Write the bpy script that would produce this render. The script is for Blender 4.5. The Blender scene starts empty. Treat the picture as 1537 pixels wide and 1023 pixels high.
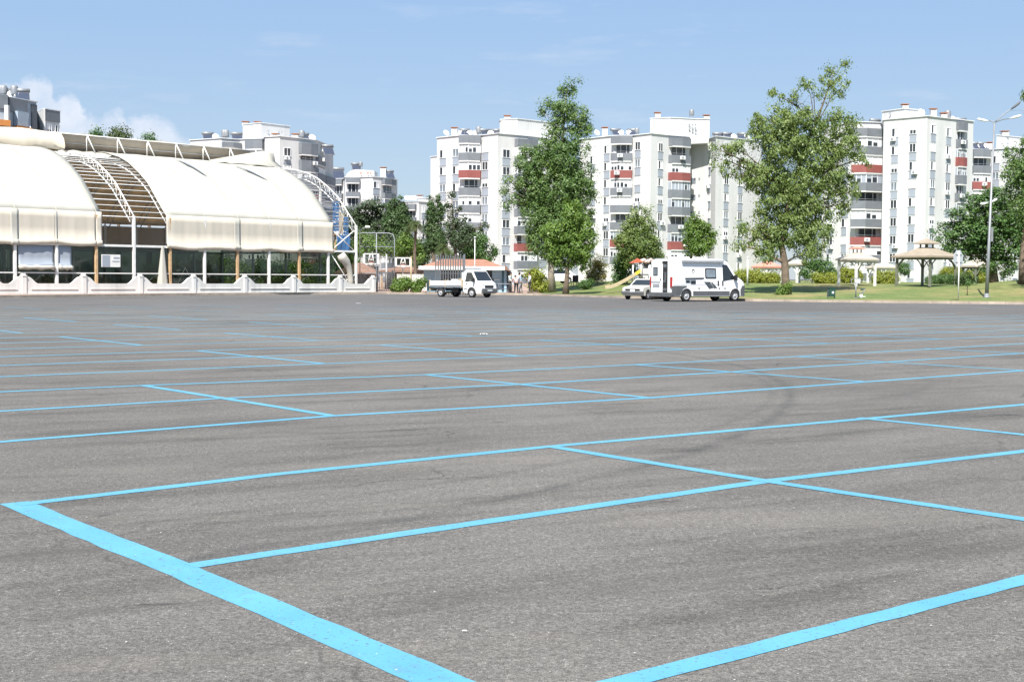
import bpy, bmesh, math, random
import numpy as np
from mathutils import Vector, Matrix
rnd = random.Random(7)
RNG = np.random.default_rng(11)
sc = bpy.context.scene
COL = sc.collection
R_ = math.radians

# ------------------------------------------------------------------ camera
FPX = 2066.0; CXP, CYP = 768.5, 511.5
PITCH = math.atan(96/FPX); ROLL = R_(0.40); HC = 1.53
_f = Vector((0, math.cos(PITCH), -math.sin(PITCH))); _r = Vector((1, 0, 0)); _u = _r.cross(_f)
CR = _r*math.cos(ROLL) + _u*math.sin(ROLL); CU = _u*math.cos(ROLL) - _r*math.sin(ROLL)
cam = bpy.data.cameras.new('camera'); camo = bpy.data.objects.new('camera', cam); COL.objects.link(camo)
cam.sensor_fit = 'HORIZONTAL'; cam.sensor_width = 36; cam.lens = FPX/1537*36
cam.clip_start = 0.1; cam.clip_end = 6000
camo.matrix_world = Matrix(((CR.x, CU.x, -_f.x, 0), (CR.y, CU.y, -_f.y, 0), (CR.z, CU.z, -_f.z, HC), (0, 0, 0, 1)))
sc.camera = camo

def ray(px, py): return _f + CR*((px-CXP)/FPX) - CU*((py-CYP)/FPX)
def P(px, py, d):                       # a point seen at px,py that stands d metres ahead
    v = ray(px, py); t = d/v.y; return Vector((v.x*t, d, HC+v.z*t))
def G(px, py, z=0):                     # where the sight line meets height z
    v = ray(px, py); t = (z-HC)/v.z; return Vector((v.x*t, v.y*t, z))
def S(px, d): p = P(px, 415, d); return Vector((p.x, p.y))

# ------------------------------------------------------------------ materials
def nmat(name):
    m = bpy.data.materials.new(name); m.use_nodes = True
    nt = m.node_tree; b = nt.nodes['Principled BSDF']; return m, nt, b
def N(nt, typ, **kw):
    n = nt.nodes.new(typ)
    for k, v in kw.items():
        if k in n.inputs: n.inputs[k].default_value = v
        else: setattr(n, k, v)
    return n
def noise(nt, scale, detail=4, rough=.55, vec=None, stretch=None):
    n = N(nt, 'ShaderNodeTexNoise'); n.inputs['Scale'].default_value = scale
    n.inputs['Detail'].default_value = detail; n.inputs['Roughness'].default_value = rough
    if vec is None:
        tc = nt.nodes.new('ShaderNodeTexCoord'); vec = tc.outputs['Object']
    if stretch:
        mp = nt.nodes.new('ShaderNodeMapping'); mp.inputs['Scale'].default_value = stretch[0]
        if len(stretch) > 2: mp.vector_type = 'TEXTURE'      # drawn out along one direction
        mp.inputs['Rotation'].default_value = (0, 0, stretch[1]); nt.links.new(vec, mp.inputs['Vector']); vec = mp.outputs[0]
    nt.links.new(vec, n.inputs['Vector']); return n.outputs['Fac']
def ramp(nt, fac, stops):
    r = nt.nodes.new('ShaderNodeValToRGB'); e = r.color_ramp.elements
    while len(e) < len(stops): e.new(.5)
    for el, (p, c) in zip(e, stops):
        el.position = p; el.color = (*c, 1) if len(c) == 3 else c
    nt.links.new(fac, r.inputs[0]); return r.outputs[0]
def mixc(nt, fac, a, b, mode='MIX'):
    m = nt.nodes.new('ShaderNodeMix'); m.data_type = 'RGBA'; m.blend_type = mode
    for i, v in ((0, fac), (6, a), (7, b)):
        if isinstance(v, (int, float)): m.inputs[i].default_value = v
        elif isinstance(v, tuple): m.inputs[i].default_value = (*v[:3], 1)
        else: nt.links.new(v, m.inputs[i])
    return m.outputs[2]
def mth(nt, op, a, b=None, c=None):
    m = nt.nodes.new('ShaderNodeMath'); m.operation = op
    for i, v in enumerate((a, b, c)):
        if v is None: continue
        if isinstance(v, (int, float)): m.inputs[i].default_value = v
        else: nt.links.new(v, m.inputs[i])
    return m.outputs[0]
def bump(nt, b, h, strength=.3, dist=.02):
    n = nt.nodes.new('ShaderNodeBump'); n.inputs['Strength'].default_value = strength; n.inputs['Distance'].default_value = dist
    nt.links.new(h, n.inputs['Height']); nt.links.new(n.outputs[0], b.inputs['Normal'])
def g3(v): return (v, v, v)

def plain(name, col, rough=.6, metal=0, var=.12, scale=3, spec=.5, bumps=0, coat=0):
    m, nt, b = nmat(name)
    f = noise(nt, scale, 5, .6)
    lo = tuple(c*(1-var) for c in col); hi = tuple(min(1, c*(1+var)) for c in col)
    nt.links.new(ramp(nt, f, [(.3, lo), (.7, hi)]), b.inputs['Base Color'])
    b.inputs['Roughness'].default_value = rough; b.inputs['Metallic'].default_value = metal
    b.inputs['Specular IOR Level'].default_value = spec
    b.inputs['Coat Weight'].default_value = coat
    if bumps: bump(nt, b, noise(nt, scale*8, 3), bumps, .02)
    return m
def glassy(name, col, rough=.08, spec=.6):
    m = plain(name, col, rough, 0, .35, .7, spec); return m
def leafmat(name, c1, c2, c3, trans=.35):
    m, nt, b = nmat(name); out = nt.nodes['Material Output']
    geo = nt.nodes.new('ShaderNodeNewGeometry')
    big = noise(nt, .35, 3)
    f = mth(nt, 'ADD', mth(nt, 'MULTIPLY', geo.outputs['Random Per Island'], .36), mth(nt, 'MULTIPLY', big, .68))
    c = ramp(nt, f, [(.2, c1), (.5, c2), (.85, c3)])
    nt.links.new(c, b.inputs['Base Color']); b.inputs['Roughness'].default_value = .45; b.inputs['Specular IOR Level'].default_value = .4
    t = nt.nodes.new('ShaderNodeBsdfTranslucent'); nt.links.new(mixc(nt, 1., c, (1.25, 1.2, .5), 'MULTIPLY'), t.inputs[0])
    mx = nt.nodes.new('ShaderNodeMixShader'); mx.inputs[0].default_value = trans
    nt.links.new(b.outputs[0], mx.inputs[1]); nt.links.new(t.outputs[0], mx.inputs[2]); nt.links.new(mx.outputs[0], out.inputs[0])
    return m
def fabric(name, col, trans=.25, streak=.06):
    m, nt, b = nmat(name); out = nt.nodes['Material Output']
    tc = nt.nodes.new('ShaderNodeTexCoord')
    f = noise(nt, 1.2, 5, .6, tc.outputs['Object'], ((1, 1, .18), 0))
    c = ramp(nt, f, [(.3, tuple(x*(1-streak*2) for x in col)), (.6, col), (.8, tuple(min(1, x*(1+streak)) for x in col))])
    nt.links.new(c, b.inputs['Base Color']); b.inputs['Roughness'].default_value = .75; b.inputs['Specular IOR Level'].default_value = .2
    t = nt.nodes.new('ShaderNodeBsdfTranslucent'); nt.links.new(mixc(nt, 1., c, (1, .86, .68), 'MULTIPLY'), t.inputs[0])
    mx = nt.nodes.new('ShaderNodeMixShader'); mx.inputs[0].default_value = trans
    nt.links.new(b.outputs[0], mx.inputs[1]); nt.links.new(t.outputs[0], mx.inputs[2]); nt.links.new(mx.outputs[0], out.inputs[0])
    bump(nt, b, noise(nt, 1.6, 3, .5, tc.outputs['Object'], ((1, 1, .4), 0)), .25, .06)
    return m

def asphalt():
    m, nt, b = nmat('asphalt')
    tc = nt.nodes.new('ShaderNodeTexCoord'); o = tc.outputs['Object']
    big = noise(nt, .16, 5, .6, o); mid = noise(nt, 1.3, 8, .7, o, ((4.5, 1, 1), R_(30), 1)); fine = noise(nt, 55, 3, .7, o); vf = noise(nt, 170, 2, .6, o)
    base = ramp(nt, big, [(.35, (.128, .121, .111)), (.5, (.145, .137, .125)), (.65, (.158, .148, .134))])
    base = mixc(nt, 1., base, ramp(nt, mid, [(.34, g3(.68)), (.48, g3(.97)), (.66, g3(1.12))]), 'MULTIPLY')
    gr = noise(nt, 24, 4, .75, o)
    base = mixc(nt, 1., base, ramp(nt, gr, [(.36, g3(.72)), (.46, g3(.97)), (.56, g3(1.03)), (.66, g3(1.25))]), 'MULTIPLY')
    base = mixc(nt, 1., base, ramp(nt, fine, [(.36, g3(.7)), (.5, g3(1.)), (.64, g3(1.3))]), 'MULTIPLY')
    base = mixc(nt, 1., base, ramp(nt, vf, [(.38, g3(.6)), (.62, g3(1.4))]), 'MULTIPLY')
    for sc_, k_ in ((13, 1.28), (31, 1.35)):      # pale rims of the larger stones
        rd = mth(nt, 'ABSOLUTE', mth(nt, 'SUBTRACT', noise(nt, sc_, 2, .5, o), .5))
        base = mixc(nt, 1., base, ramp(nt, rd, [(0, g3(k_)), (.022, g3(1)), (.1, g3(.93))]), 'MULTIPLY')
    sk = noise(nt, 2.4, 7, .7, o, ((3.5, 1, 1), R_(20), 1))
    base = mixc(nt, ramp(nt, sk, [(.645, g3(0)), (.675, g3(.75))]), base, (.05, .047, .045))
    # dark oily patches and pale sandy ones
    st = noise(nt, 1.0, 10, .75, o, ((6, 1, 1), R_(28), 1))
    base = mixc(nt, ramp(nt, st, [(.53, g3(0)), (.66, g3(.62))]), base, (.078, .073, .068))
    st2 = noise(nt, .7, 10, .75, o, ((4, 1, 1.7), R_(12), 1))
    base = mixc(nt, ramp(nt, st2, [(.53, g3(0)), (.70, g3(.5))]), base, (.215, .195, .168))
    # pale grit
    vo = N(nt, 'ShaderNodeTexVoronoi'); vo.inputs['Scale'].default_value = 14; nt.links.new(o, vo.inputs['Vector'])
    base = mixc(nt, ramp(nt, vo.outputs['Distance'], [(.035, g3(.8)), (.05, g3(0))]), base, (.3, .28, .25))
    # curved tyre marks: rings worn by a turning car
    sx = nt.nodes.new('ShaderNodeSeparateXYZ'); nt.links.new(o, sx.inputs[0])
    def circ(a, b, c):
        a, b, c = (G(*q) for q in (a, b, c)); d_ = 2*(a.x*(b.y-c.y)+b.x*(c.y-a.y)+c.x*(a.y-b.y)); A, B_, C_ = (p.x**2+p.y**2 for p in (a, b, c))
        x = (A*(b.y-c.y)+B_*(c.y-a.y)+C_*(a.y-b.y))/d_; y = (A*(c.x-b.x)+B_*(a.x-c.x)+C_*(b.x-a.x))/d_; return x, y, math.hypot(a.x-x, a.y-y)
    rings = [(*circ((1128, 644), (1186, 592), (1150, 562)), .13, .5), (*circ((1105, 630), (1160, 590), (1135, 566)), .10, .3), (*circ((1300, 600), (1395, 578), (1350, 556)), .10, .24), (*circ((640, 610), (760, 640), (900, 628)), .10, .28), (*circ((1190, 720), (1330, 700), (1480, 735)), .12, .2)]
    for (cx, cy, r, w, k) in rings:
        dx = mth(nt, 'SUBTRACT', sx.outputs[0], cx); dy = mth(nt, 'SUBTRACT', sx.outputs[1], cy)
        rr = mth(nt, 'SQRT', mth(nt, 'ADD', mth(nt, 'MULTIPLY', dx, dx), mth(nt, 'MULTIPLY', dy, dy)))
        e = mth(nt, 'DIVIDE', mth(nt, 'ABSOLUTE', mth(nt, 'SUBTRACT', rr, r)), w)
        msk = mth(nt, 'MULTIPLY', mth(nt, 'SUBTRACT', 1., mth(nt, 'MINIMUM', e, 1.)), k)
        # only the outer side of the turn was scrubbed
        msk = mth(nt, 'MULTIPLY', msk, mth(nt, 'GREATER_THAN', mth(nt, 'ADD', mth(nt, 'MULTIPLY', dx, 1.), mth(nt, 'MULTIPLY', dy, .25)), -.2*r))
        msk = mth(nt, 'MULTIPLY', msk, ramp(nt, noise(nt, 2.0, 3, .6, o), [(.35, g3(.2)), (.6, g3(1))]))
        base = mixc(nt, msk, base, (.05, .05, .05))
    # a few thin cracks
    vc = N(nt, 'ShaderNodeTexVoronoi'); vc.feature = 'DISTANCE_TO_EDGE'; vc.inputs['Scale'].default_value = .16; vc.inputs['Randomness'].default_value = 1
    wv = nt.nodes.new('ShaderNodeVectorMath'); wv.operation = 'ADD'; nz_ = N(nt, 'ShaderNodeTexNoise'); nz_.inputs['Scale'].default_value = 1.2; nz_.inputs['Detail'].default_value = 6; nt.links.new(o, nz_.inputs['Vector'])
    nt.links.new(o, wv.inputs[0]); nt.links.new(nz_.outputs['Color'], wv.inputs[1]); nt.links.new(wv.outputs[0], vc.inputs['Vector'])
    ck = mth(nt, 'MULTIPLY', ramp(nt, vc.outputs['Distance'], [(.0012, g3(.75)), (.0028, g3(0))]), ramp(nt, noise(nt, .35, 3, .6, o), [(.5, g3(0)), (.58, g3(1))]))
    base = mixc(nt, ck, base, (.045, .042, .04))
    # darker, slightly bluish tarmac towards the far edge of the lot
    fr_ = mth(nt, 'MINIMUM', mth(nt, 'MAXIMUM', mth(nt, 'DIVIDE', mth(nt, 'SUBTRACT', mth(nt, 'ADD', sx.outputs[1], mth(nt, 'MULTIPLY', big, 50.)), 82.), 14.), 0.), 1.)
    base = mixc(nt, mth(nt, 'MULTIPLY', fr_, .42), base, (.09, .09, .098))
    bl = noise(nt, .045, 5, .6, o, ((1, .5, 1), R_(-20)))
    base = mixc(nt, 1., base, ramp(nt, bl, [(.38, g3(.88)), (.5, g3(1.)), (.6, g3(1.05))]), 'MULTIPLY')
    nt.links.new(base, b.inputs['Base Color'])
    b.inputs['Roughness'].default_value = .8; b.inputs['Specular IOR Level'].default_value = .12
    h = mth(nt, 'ADD', mth(nt, 'MULTIPLY', gr, .9), mth(nt, 'ADD', mth(nt, 'MULTIPLY', fine, .7), mth(nt, 'MULTIPLY', vf, .4)))
    bump(nt, b, h, .5, .014)
    return m
def paintmat(name='blue_road_paint', wear=.63):
    m, nt, b = nmat(name)
    tc = nt.nodes.new('ShaderNodeTexCoord'); o = tc.outputs['Object']
    f = noise(nt, 1.5, 5, .6, o); s = noise(nt, 38, 4, .75, o); s2 = noise(nt, 5, 5, .7, o)
    c = ramp(nt, f, [(.3, (.080, .278, .41)), (.7, (.108, .335, .465))])
    c = mixc(nt, ramp(nt, s, [(wear-.04, g3(0)), (wear+.02, g3(.9))]), c, (.085, .082, .08))
    c = mixc(nt, ramp(nt, s2, [(wear-.08, g3(0)), (wear+.1, g3(.5 if wear > .6 else .85))]), c, (.12, .15, .165))
    nt.links.new(c, b.inputs['Base Color']); b.inputs['Roughness'].default_value = .55
    bump(nt, b, noise(nt, 60, 3, .7, o), .4, .008)
    return m
def grassmat():
    m, nt, b = nmat('lawn_grass')
    tc = nt.nodes.new('ShaderNodeTexCoord'); o = tc.outputs['Object']
    f = noise(nt, .13, 6, .65, o); g = noise(nt, 1.4, 5, .7, o); h = noise(nt, 14, 4, .7, o)
    c = ramp(nt, f, [(.36, (.27, .225, .105)), (.45, (.19, .20, .075)), (.60, (.125, .175, .055))])
    c = mixc(nt, 1., c, ramp(nt, g, [(.3, g3(.72)), (.7, g3(1.2))]), 'MULTIPLY')
    c = mixc(nt, 1., c, ramp(nt, h, [(.3, g3(.6)), (.7, g3(1.35))]), 'MULTIPLY')
    nt.links.new(c, b.inputs['Base Color']); b.inputs['Roughness'].default_value = .85; b.inputs['Specular IOR Level'].default_value = .2
    bump(nt, b, h, .8, .05); return m
def stucco(name, col, dirt=.85):
    m, nt, b = nmat(name)
    tc = nt.nodes.new('ShaderNodeTexCoord'); o = tc.outputs['Object']
    f = noise(nt, .5, 5, .65, o, ((1, 1, .12), 0)); g = noise(nt, .12, 4, .6, o)
    c = ramp(nt, f, [(.25, tuple(x*dirt for x in col)), (.5, col)])
    c = mixc(nt, 1., c, ramp(nt, g, [(.3, g3(.92)), (.6, g3(1))]), 'MULTIPLY')
    nt.links.new(c, b.inputs['Base Color']); b.inputs['Roughness'].default_value = .8; b.inputs['Specular IOR Level'].default_value = .3
    return m
def tilemat(name, col, ang=0):
    m, nt, b = nmat(name)
    tc = nt.nodes.new('ShaderNodeTexCoord')
    w = N(nt, 'ShaderNodeTexWave'); w.inputs['Scale'].default_value = 2.2; w.inputs['Distortion'].default_value = .6; w.bands_direction = 'Z'
    nt.links.new(tc.outputs['Object'], w.inputs['Vector'])
    c = ramp(nt, noise(nt, 1.5, 5, .6), [(.3, tuple(x*.75 for x in col)), (.7, tuple(x*1.15 for x in col))])
    c = mixc(nt, 1., c, ramp(nt, w.outputs['Fac'], [(.2, g3(.7)), (.6, g3(1))]), 'MULTIPLY')
    nt.links.new(c, b.inputs['Base Color']); b.inputs['Roughness'].default_value = .8; return m
def seeglass(name, tint, gl=.10, alpha=.72):
    m, nt, b = nmat(name); out = nt.nodes['Material Output']
    tr = nt.nodes.new('ShaderNodeBsdfTransparent'); tr.inputs[0].default_value = (*tint, 1)
    gs = nt.nodes.new('ShaderNodeBsdfGlossy'); gs.inputs['Roughness'].default_value = .04; gs.inputs[0].default_value = (.8, .85, .85, 1)
    mx = nt.nodes.new('ShaderNodeMixShader'); mx.inputs[0].default_value = gl
    nt.links.new(tr.outputs[0], mx.inputs[1]); nt.links.new(gs.outputs[0], mx.inputs[2])
    nt.links.new(mx.outputs[0], out.inputs[0]); return m

M = {}
M['asphalt'] = asphalt(); M['paint'] = paintmat(); M['grass'] = grassmat(); M['wornpaint'] = paintmat('worn_blue_road_paint', .54)
M['wall'] = stucco('white_stucco', (.60, .60, .595), .84); M['wall2'] = stucco('offwhite_stucco', (.72, .73, .74), .85)
M['grey'] = plain('grey_panel', (.165, .18, .20), .6, 0, .12, .6); M['red'] = plain('red_panel', (.245, .075, .067), .6, 0, .15, .6)
M['dgrey'] = plain('dark_grey_render', (.12, .135, .15), .7); M['bluegrey'] = plain('blue_grey_render', (.36, .43, .50), .7)
M['panel'] = plain('pale_blue_panel', (.31, .345, .395), .6, 0, .08, .4); M['frame'] = plain('white_frame', (.78, .78, .78), .5, 0, .05)
M['glassd'] = glassy('dark_window_glass', (.035, .042, .05)); M['glassm'] = glassy('grey_window_glass', (.17, .20, .23)); M['glassw'] = plain('white_blind', (.66, .67, .68), .55, 0, .1, 1.5)
M['shadow_metal'] = plain('grey_metal_and_shadow', (.27, .29, .31), .6)  # plain grey metal, also the painted shadow strip under spandrel panels
M['concrete'] = plain('concrete', (.42, .40, .37), .85, 0, .2, 1.2, bumps=.2)
M['kerb'] = plain('kerb_stone', (.36, .30, .24), .85, 0, .3, .8, bumps=.2)
M['brick'] = plain('red_brick_pavement', (.34, .24, .19), .85, 0, .3, 1.0, bumps=.2)
M['whitewall'] = stucco('painted_wall', (.70, .685, .65), .66)
M['fabw'] = fabric('white_roof_fabric', (.53, .515, .455), .14, .04); M['fabc'] = fabric('cream_curtain_fabric', (.60, .55, .46), .05, .03)
M['fabtan'] = fabric('tan_lining_fabric', (.62, .57, .49), .5, .1); M['fabgrey'] = fabric('grey_flap_fabric', (.60, .56, .49), .3, .06)
M['steelw'] = plain('white_painted_steel', (.74, .73, .70), .5, 0, .1); M['wood'] = plain('pale_timber', (.50, .34, .19), .7, 0, .25, 3)
M['steelg'] = plain('galvanised_steel', (.24, .25, .26), .5, .3, .12); M['black'] = plain('black_plastic', (.02, .021, .022), .5, 0, .2)
M['greyplastic'] = plain('grey_plastic', (.10, .105, .11), .55, 0, .15)
M['hallglass'] = seeglass('tinted_hall_glass', (.42, .46, .42), .05); M['bluetarp'] = plain('blue_tarpaulin', (.05, .135, .30), .55, 0, .3, 1.)
M['carwhite'] = plain('white_car_paint', (.78, .78, .77), .3, 0, .03, 1.5, .5, 0, .6); M['caroff'] = plain('ivory_car_paint', (.70, .67, .60), .35, 0, .05, 1.5, .5, 0, .4)
M['carglass'] = glassy('car_glass', (.018, .022, .026), .05, .8); M['tyre'] = plain('tyre_rubber', (.022, .022, .023), .8); M['rim'] = plain('wheel_rim', (.46, .46, .47), .4, .1)
M['lamp_red'] = plain('red_tail_lamp', (.36, .03, .03), .25); M['lamp_clear'] = plain('clear_lamp', (.62, .64, .66), .12, .3); M['plate'] = plain('plate_white', (.7, .7, .7), .5)
M['orange'] = plain('orange_lamp', (.6, .16, .04), .3)
M['bark'] = plain('brown_bark', (.15, .115, .085), .9, 0, .35, 3, .2, .5); M['barkpale'] = plain('pale_bark', (.27, .235, .19), .9, 0, .35, 2.5, .2, .5)
M['leaf_plane'] = leafmat('plane_leaves', (.062, .13, .032), (.115, .198, .056), (.22, .30, .105))
M['leaf_bright'] = leafmat('bright_leaves', (.075, .145, .025), (.135, .225, .042), (.23, .33, .075))
M['leaf_poplar'] = leafmat('olive_leaves', (.088, .15, .038), (.165, .235, .066), (.31, .37, .14))
M['leaf_dark'] = leafmat('dark_needles', (.034, .07, .022), (.06, .11, .034), (.11, .17, .055), .2)
M['leaf_pine'] = leafmat('pine_needles', (.036, .062, .030), (.058, .09, .04), (.10, .135, .062), .15)
M['leaf_mid'] = leafmat('mid_leaves', (.052, .12, .034), (.09, .175, .05), (.17, .26, .085))
M['leaf_hedge'] = leafmat('hedge_leaves', (.17, .22, .028), (.27, .31, .045), (.38, .40, .08))
M['leaf_yellow'] = leafmat('yellow_fronds', (.20, .19, .06), (.30, .27, .09), (.40, .36, .14))
M['leaf_palm'] = leafmat('palm_fronds', (.055, .085, .025), (.085, .12, .04), (.14, .17, .07))
M['tile'] = tilemat('orange_roof_tile', (.38, .185, .12)); M['tilebrown'] = tilemat('brown_roof_tile', (.26, .155, .11)); M['canvas'] = plain('beige_shingle', (.30, .25, .19), .8, 0, .15, 2)
M['canvasw'] = plain('pale_canvas', (.42, .375, .31), .8, 0, .1, 1); M['pink'] = plain('pink_canvas', (.56, .25, .19), .8, 0, .15, 1)
M['teal'] = plain('teal_wall', (.10, .21, .27), .6, 0, .2, .8); M['bluewall'] = plain('light_blue_door', (.30, .45, .58), .6)
M['dkgreen'] = plain('dark_green_paint', (.02, .065, .05), .5); M['yellow'] = plain('yellow_plastic', (.62, .46, .05), .4); M['sand'] = plain('beige_plastic', (.44, .36, .23), .5)
M['redroof'] = plain('red_plastic', (.50, .12, .06), .45); M['skin'] = plain('skin', (.36, .22, .16), .6, 0, .1); M['hair'] = plain('dark_hair', (.02, .016, .013), .7)
M['cl_pale'] = plain('pale_shirt', (.50, .57, .57), .85); M['cl_pink'] = plain('pink_shirt', (.60, .33, .33), .85); M['cl_dark'] = plain('dark_trousers', (.03, .033, .04), .85); M['cl_grey'] = plain('grey_trousers', (.25, .27, .28), .85); M['cl_blue'] = plain('light_blue_shirt', (.36, .48, .60), .85)
M['sun_orange'] = plain('orange_awning', (.55, .22, .06), .7); M['pebble'] = plain('pale_pebble', (.42, .40, .37), .85, 0, .35, 40); M['paper'] = plain('white_paper', (.75, .75, .75), .8)
M['collector'] = plain('solar_collector', (.05, .06, .09), .2); M['rust'] = plain('rusty_metal', (.30, .12, .06), .8, 0, .3, 4)
M['decal'] = plain('dark_grey_decal', (.06, .07, .08), .45)

# ------------------------------------------------------------------ mesh builder
class MB:
    def __init__(s): s.v = []; s.f = []; s.m = []; s.sm = []
    def add(s, vs, fs, mi=0, smooth=False, mat=None):
        o = len(s.v)
        s.v += [tuple(mat @ Vector(v)) if mat else tuple(v) for v in vs]
        for f in fs: s.f.append([i+o for i in f]); s.m.append(mi); s.sm.append(smooth)
        return s
    def box(s, c, size, mi=0, mat=None, rz=0):
        x, y, z = (d/2 for d in size); cx, cy, cz = c
        ca, sa = math.cos(rz), math.sin(rz)
        vs = [(cx+a*x*ca-b*y*sa, cy+a*x*sa+b*y*ca, cz+e*z) for e in (-1, 1) for a, b in ((-1, -1), (1, -1), (1, 1), (-1, 1))]
        return s.add(vs, [(3, 2, 1, 0), (4, 5, 6, 7), (0, 1, 5, 4), (1, 2, 6, 5), (2, 3, 7, 6), (3, 0, 4, 7)], mi, False, mat)
    def tube(s, pts, rad, seg=8, mi=0, caps=True, smooth=True):
        pts = [Vector(p) for p in pts]
        if not isinstance(rad, (list, tuple)): rad = [rad]*len(pts)
        rings = []; prev = None
        for i, p in enumerate(pts):
            d = (pts[min(i+1, len(pts)-1)]-pts[max(i-1, 0)]).normalized()
            a = prev if prev else (Vector((0, 0, 1)) if abs(d.z) < .9 else Vector((1, 0, 0)))
            u = (a - d*a.dot(d)).normalized(); w = d.cross(u); prev = u
            rings.append([p + (u*math.cos(2*math.pi*k/seg)+w*math.sin(2*math.pi*k/seg))*rad[i] for k in range(seg)])
        vs = [v for r in rings for v in r]; fs = []
        for i in range(len(pts)-1):
            for k in range(seg):
                fs.append((i*seg+k, i*seg+(k+1) % seg, (i+1)*seg+(k+1) % seg, (i+1)*seg+k))
        if caps: fs.append(tuple(range(seg-1, -1, -1))); fs.append(tuple((len(pts)-1)*seg+k for k in range(seg)))
        return s.add(vs, fs, mi, smooth)
    def lathe(s, prof, seg=16, c=(0, 0, 0), mi=0, smooth=True, mat=None, ang0=0, caps=True):
        vs = []; fs = []
        for (r, z) in prof:
            vs += [(c[0]+r*math.cos(ang0+2*math.pi*k/seg), c[1]+r*math.sin(ang0+2*math.pi*k/seg), c[2]+z) for k in range(seg)]
        for i in range(len(prof)-1):
            for k in range(seg): fs.append((i*seg+k, i*seg+(k+1) % seg, (i+1)*seg+(k+1) % seg, (i+1)*seg+k))
        if caps: fs.append(tuple(range(seg-1, -1, -1))); fs.append(tuple((len(prof)-1)*seg+k for k in range(seg)))
        return s.add(vs, fs, mi, smooth, mat)
    def prism(s, poly, z0, z1, mi=0, mat=None, mitop=None):     # plan polygon (ccw) raised from z0 to z1
        n = len(poly); vs = [(p[0], p[1], z0) for p in poly]+[(p[0], p[1], z1) for p in poly]
        s.add(vs, [(i, (i+1) % n, n+(i+1) % n, n+i) for i in range(n)], mi, False, mat)
        o = len(s.v)-2*n
        s.f.append([o+i for i in range(n-1, -1, -1)]); s.m.append(mi); s.sm.append(False)
        s.f.append([o+n+i for i in range(n)]); s.m.append(mi if mitop is None else mitop); s.sm.append(False)
        return s
    def wall(s, pts, z0, z1, th, mi=0):                           # a thin wall along an open plan polyline
        for a, b in zip(pts[:-1], pts[1:]):
            a = Vector(a[:2]); b = Vector(b[:2]); d = (b-a); L = d.length; d.normalize()
            s.box(((a.x+b.x)/2, (a.y+b.y)/2, (z0+z1)/2), (L+th*.6, th, z1-z0), mi, None, math.atan2(d.y, d.x))
        return s
    def mesh(s, name, mats):
        me = bpy.data.meshes.new(name); me.from_pydata(s.v, [], s.f)
        for m in (mats if isinstance(mats, (list, tuple)) else [mats]): me.materials.append(m)
        me.polygons.foreach_set('material_index', s.m); me.polygons.foreach_set('use_smooth', s.sm); me.update()
        return me
    def build(s, name, mats, parent=None, bevel=0, loc=None):
        return link(name, s.mesh(name, mats), parent, bevel, loc)
def link(name, me, parent=None, bevel=0, loc=None, mat=None):
    o = bpy.data.objects.new(name, me); COL.objects.link(o)
    if parent: o.parent = parent
    if loc is not None: o.location = loc
    if mat is not None: o.matrix_local = mat
    if bevel:
        b = o.modifiers.new('bevel', 'BEVEL'); b.width = bevel; b.segments = 2; b.limit_method = 'ANGLE'; b.angle_limit = R_(35)
    return o
def tag(o, label, cat, group=None):
    o['label'] = label; o['category'] = cat
    if group: o['group'] = group
    return o
def thing(name, label, cat, loc, rz=0, group=None):
    o = bpy.data.objects.new(name, None); COL.objects.link(o); o.location = loc; o.rotation_euler = (0, 0, rz); o.empty_display_size = .3
    return tag(o, label, cat, group)
def struct(name, mb, mats): o = mb.build(name, mats); o['kind'] = 'structure'; return o
# ------------------------------------------------------------------ light and sky
SUN_EL = R_(54); SUN_AZ = R_(193)          # azimuth clockwise from +Y (ahead): behind the camera, to the left
sd = Vector((math.sin(SUN_AZ)*math.cos(SUN_EL), math.cos(SUN_AZ)*math.cos(SUN_EL), math.sin(SUN_EL)))
sl = bpy.data.lights.new('sun', 'SUN'); sl.energy = 4.4; sl.angle = R_(.5); sl.color = (1, .955, .89)
so = bpy.data.objects.new('sun', sl); COL.objects.link(so); so.rotation_euler = sd.to_track_quat('Z', 'Y').to_euler()
w = bpy.data.worlds.new('World'); sc.world = w; w.use_nodes = True
nt = w.node_tree; bg = nt.nodes['Background']
sky = nt.nodes.new('ShaderNodeTexSky'); sky.sky_type = 'NISHITA'; sky.sun_disc = False
sky.sun_elevation = SUN_EL; sky.sun_rotation = SUN_AZ; sky.altitude = 0; sky.air_density = 1.0; sky.dust_density = .25; sky.ozone_density = 2.5
tc = nt.nodes.new('ShaderNodeTexCoord'); sp = nt.nodes.new('ShaderNodeSeparateXYZ'); nt.links.new(tc.outputs['Generated'], sp.inputs[0])
az = mth(nt, 'ARCTAN2', sp.outputs[0], sp.outputs[1]); el = mth(nt, 'ARCSINE', sp.outputs[2])
cv = nt.nodes.new('ShaderNodeCombineXYZ'); nt.links.new(az, cv.inputs[0]); nt.links.new(el, cv.inputs[1])
def wn(scale, detail, rough, st=(1, 1, 1)):
    mp = nt.nodes.new('ShaderNodeMapping'); mp.inputs['Scale'].default_value = st; nt.links.new(cv.outputs[0], mp.inputs[0])
    n = nt.nodes.new('ShaderNodeTexNoise'); n.inputs['Scale'].default_value = scale; n.inputs['Detail'].default_value = detail; n.inputs['Roughness'].default_value = rough
    nt.links.new(mp.outputs[0], n.inputs['Vector']); return n.outputs['Fac']
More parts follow.
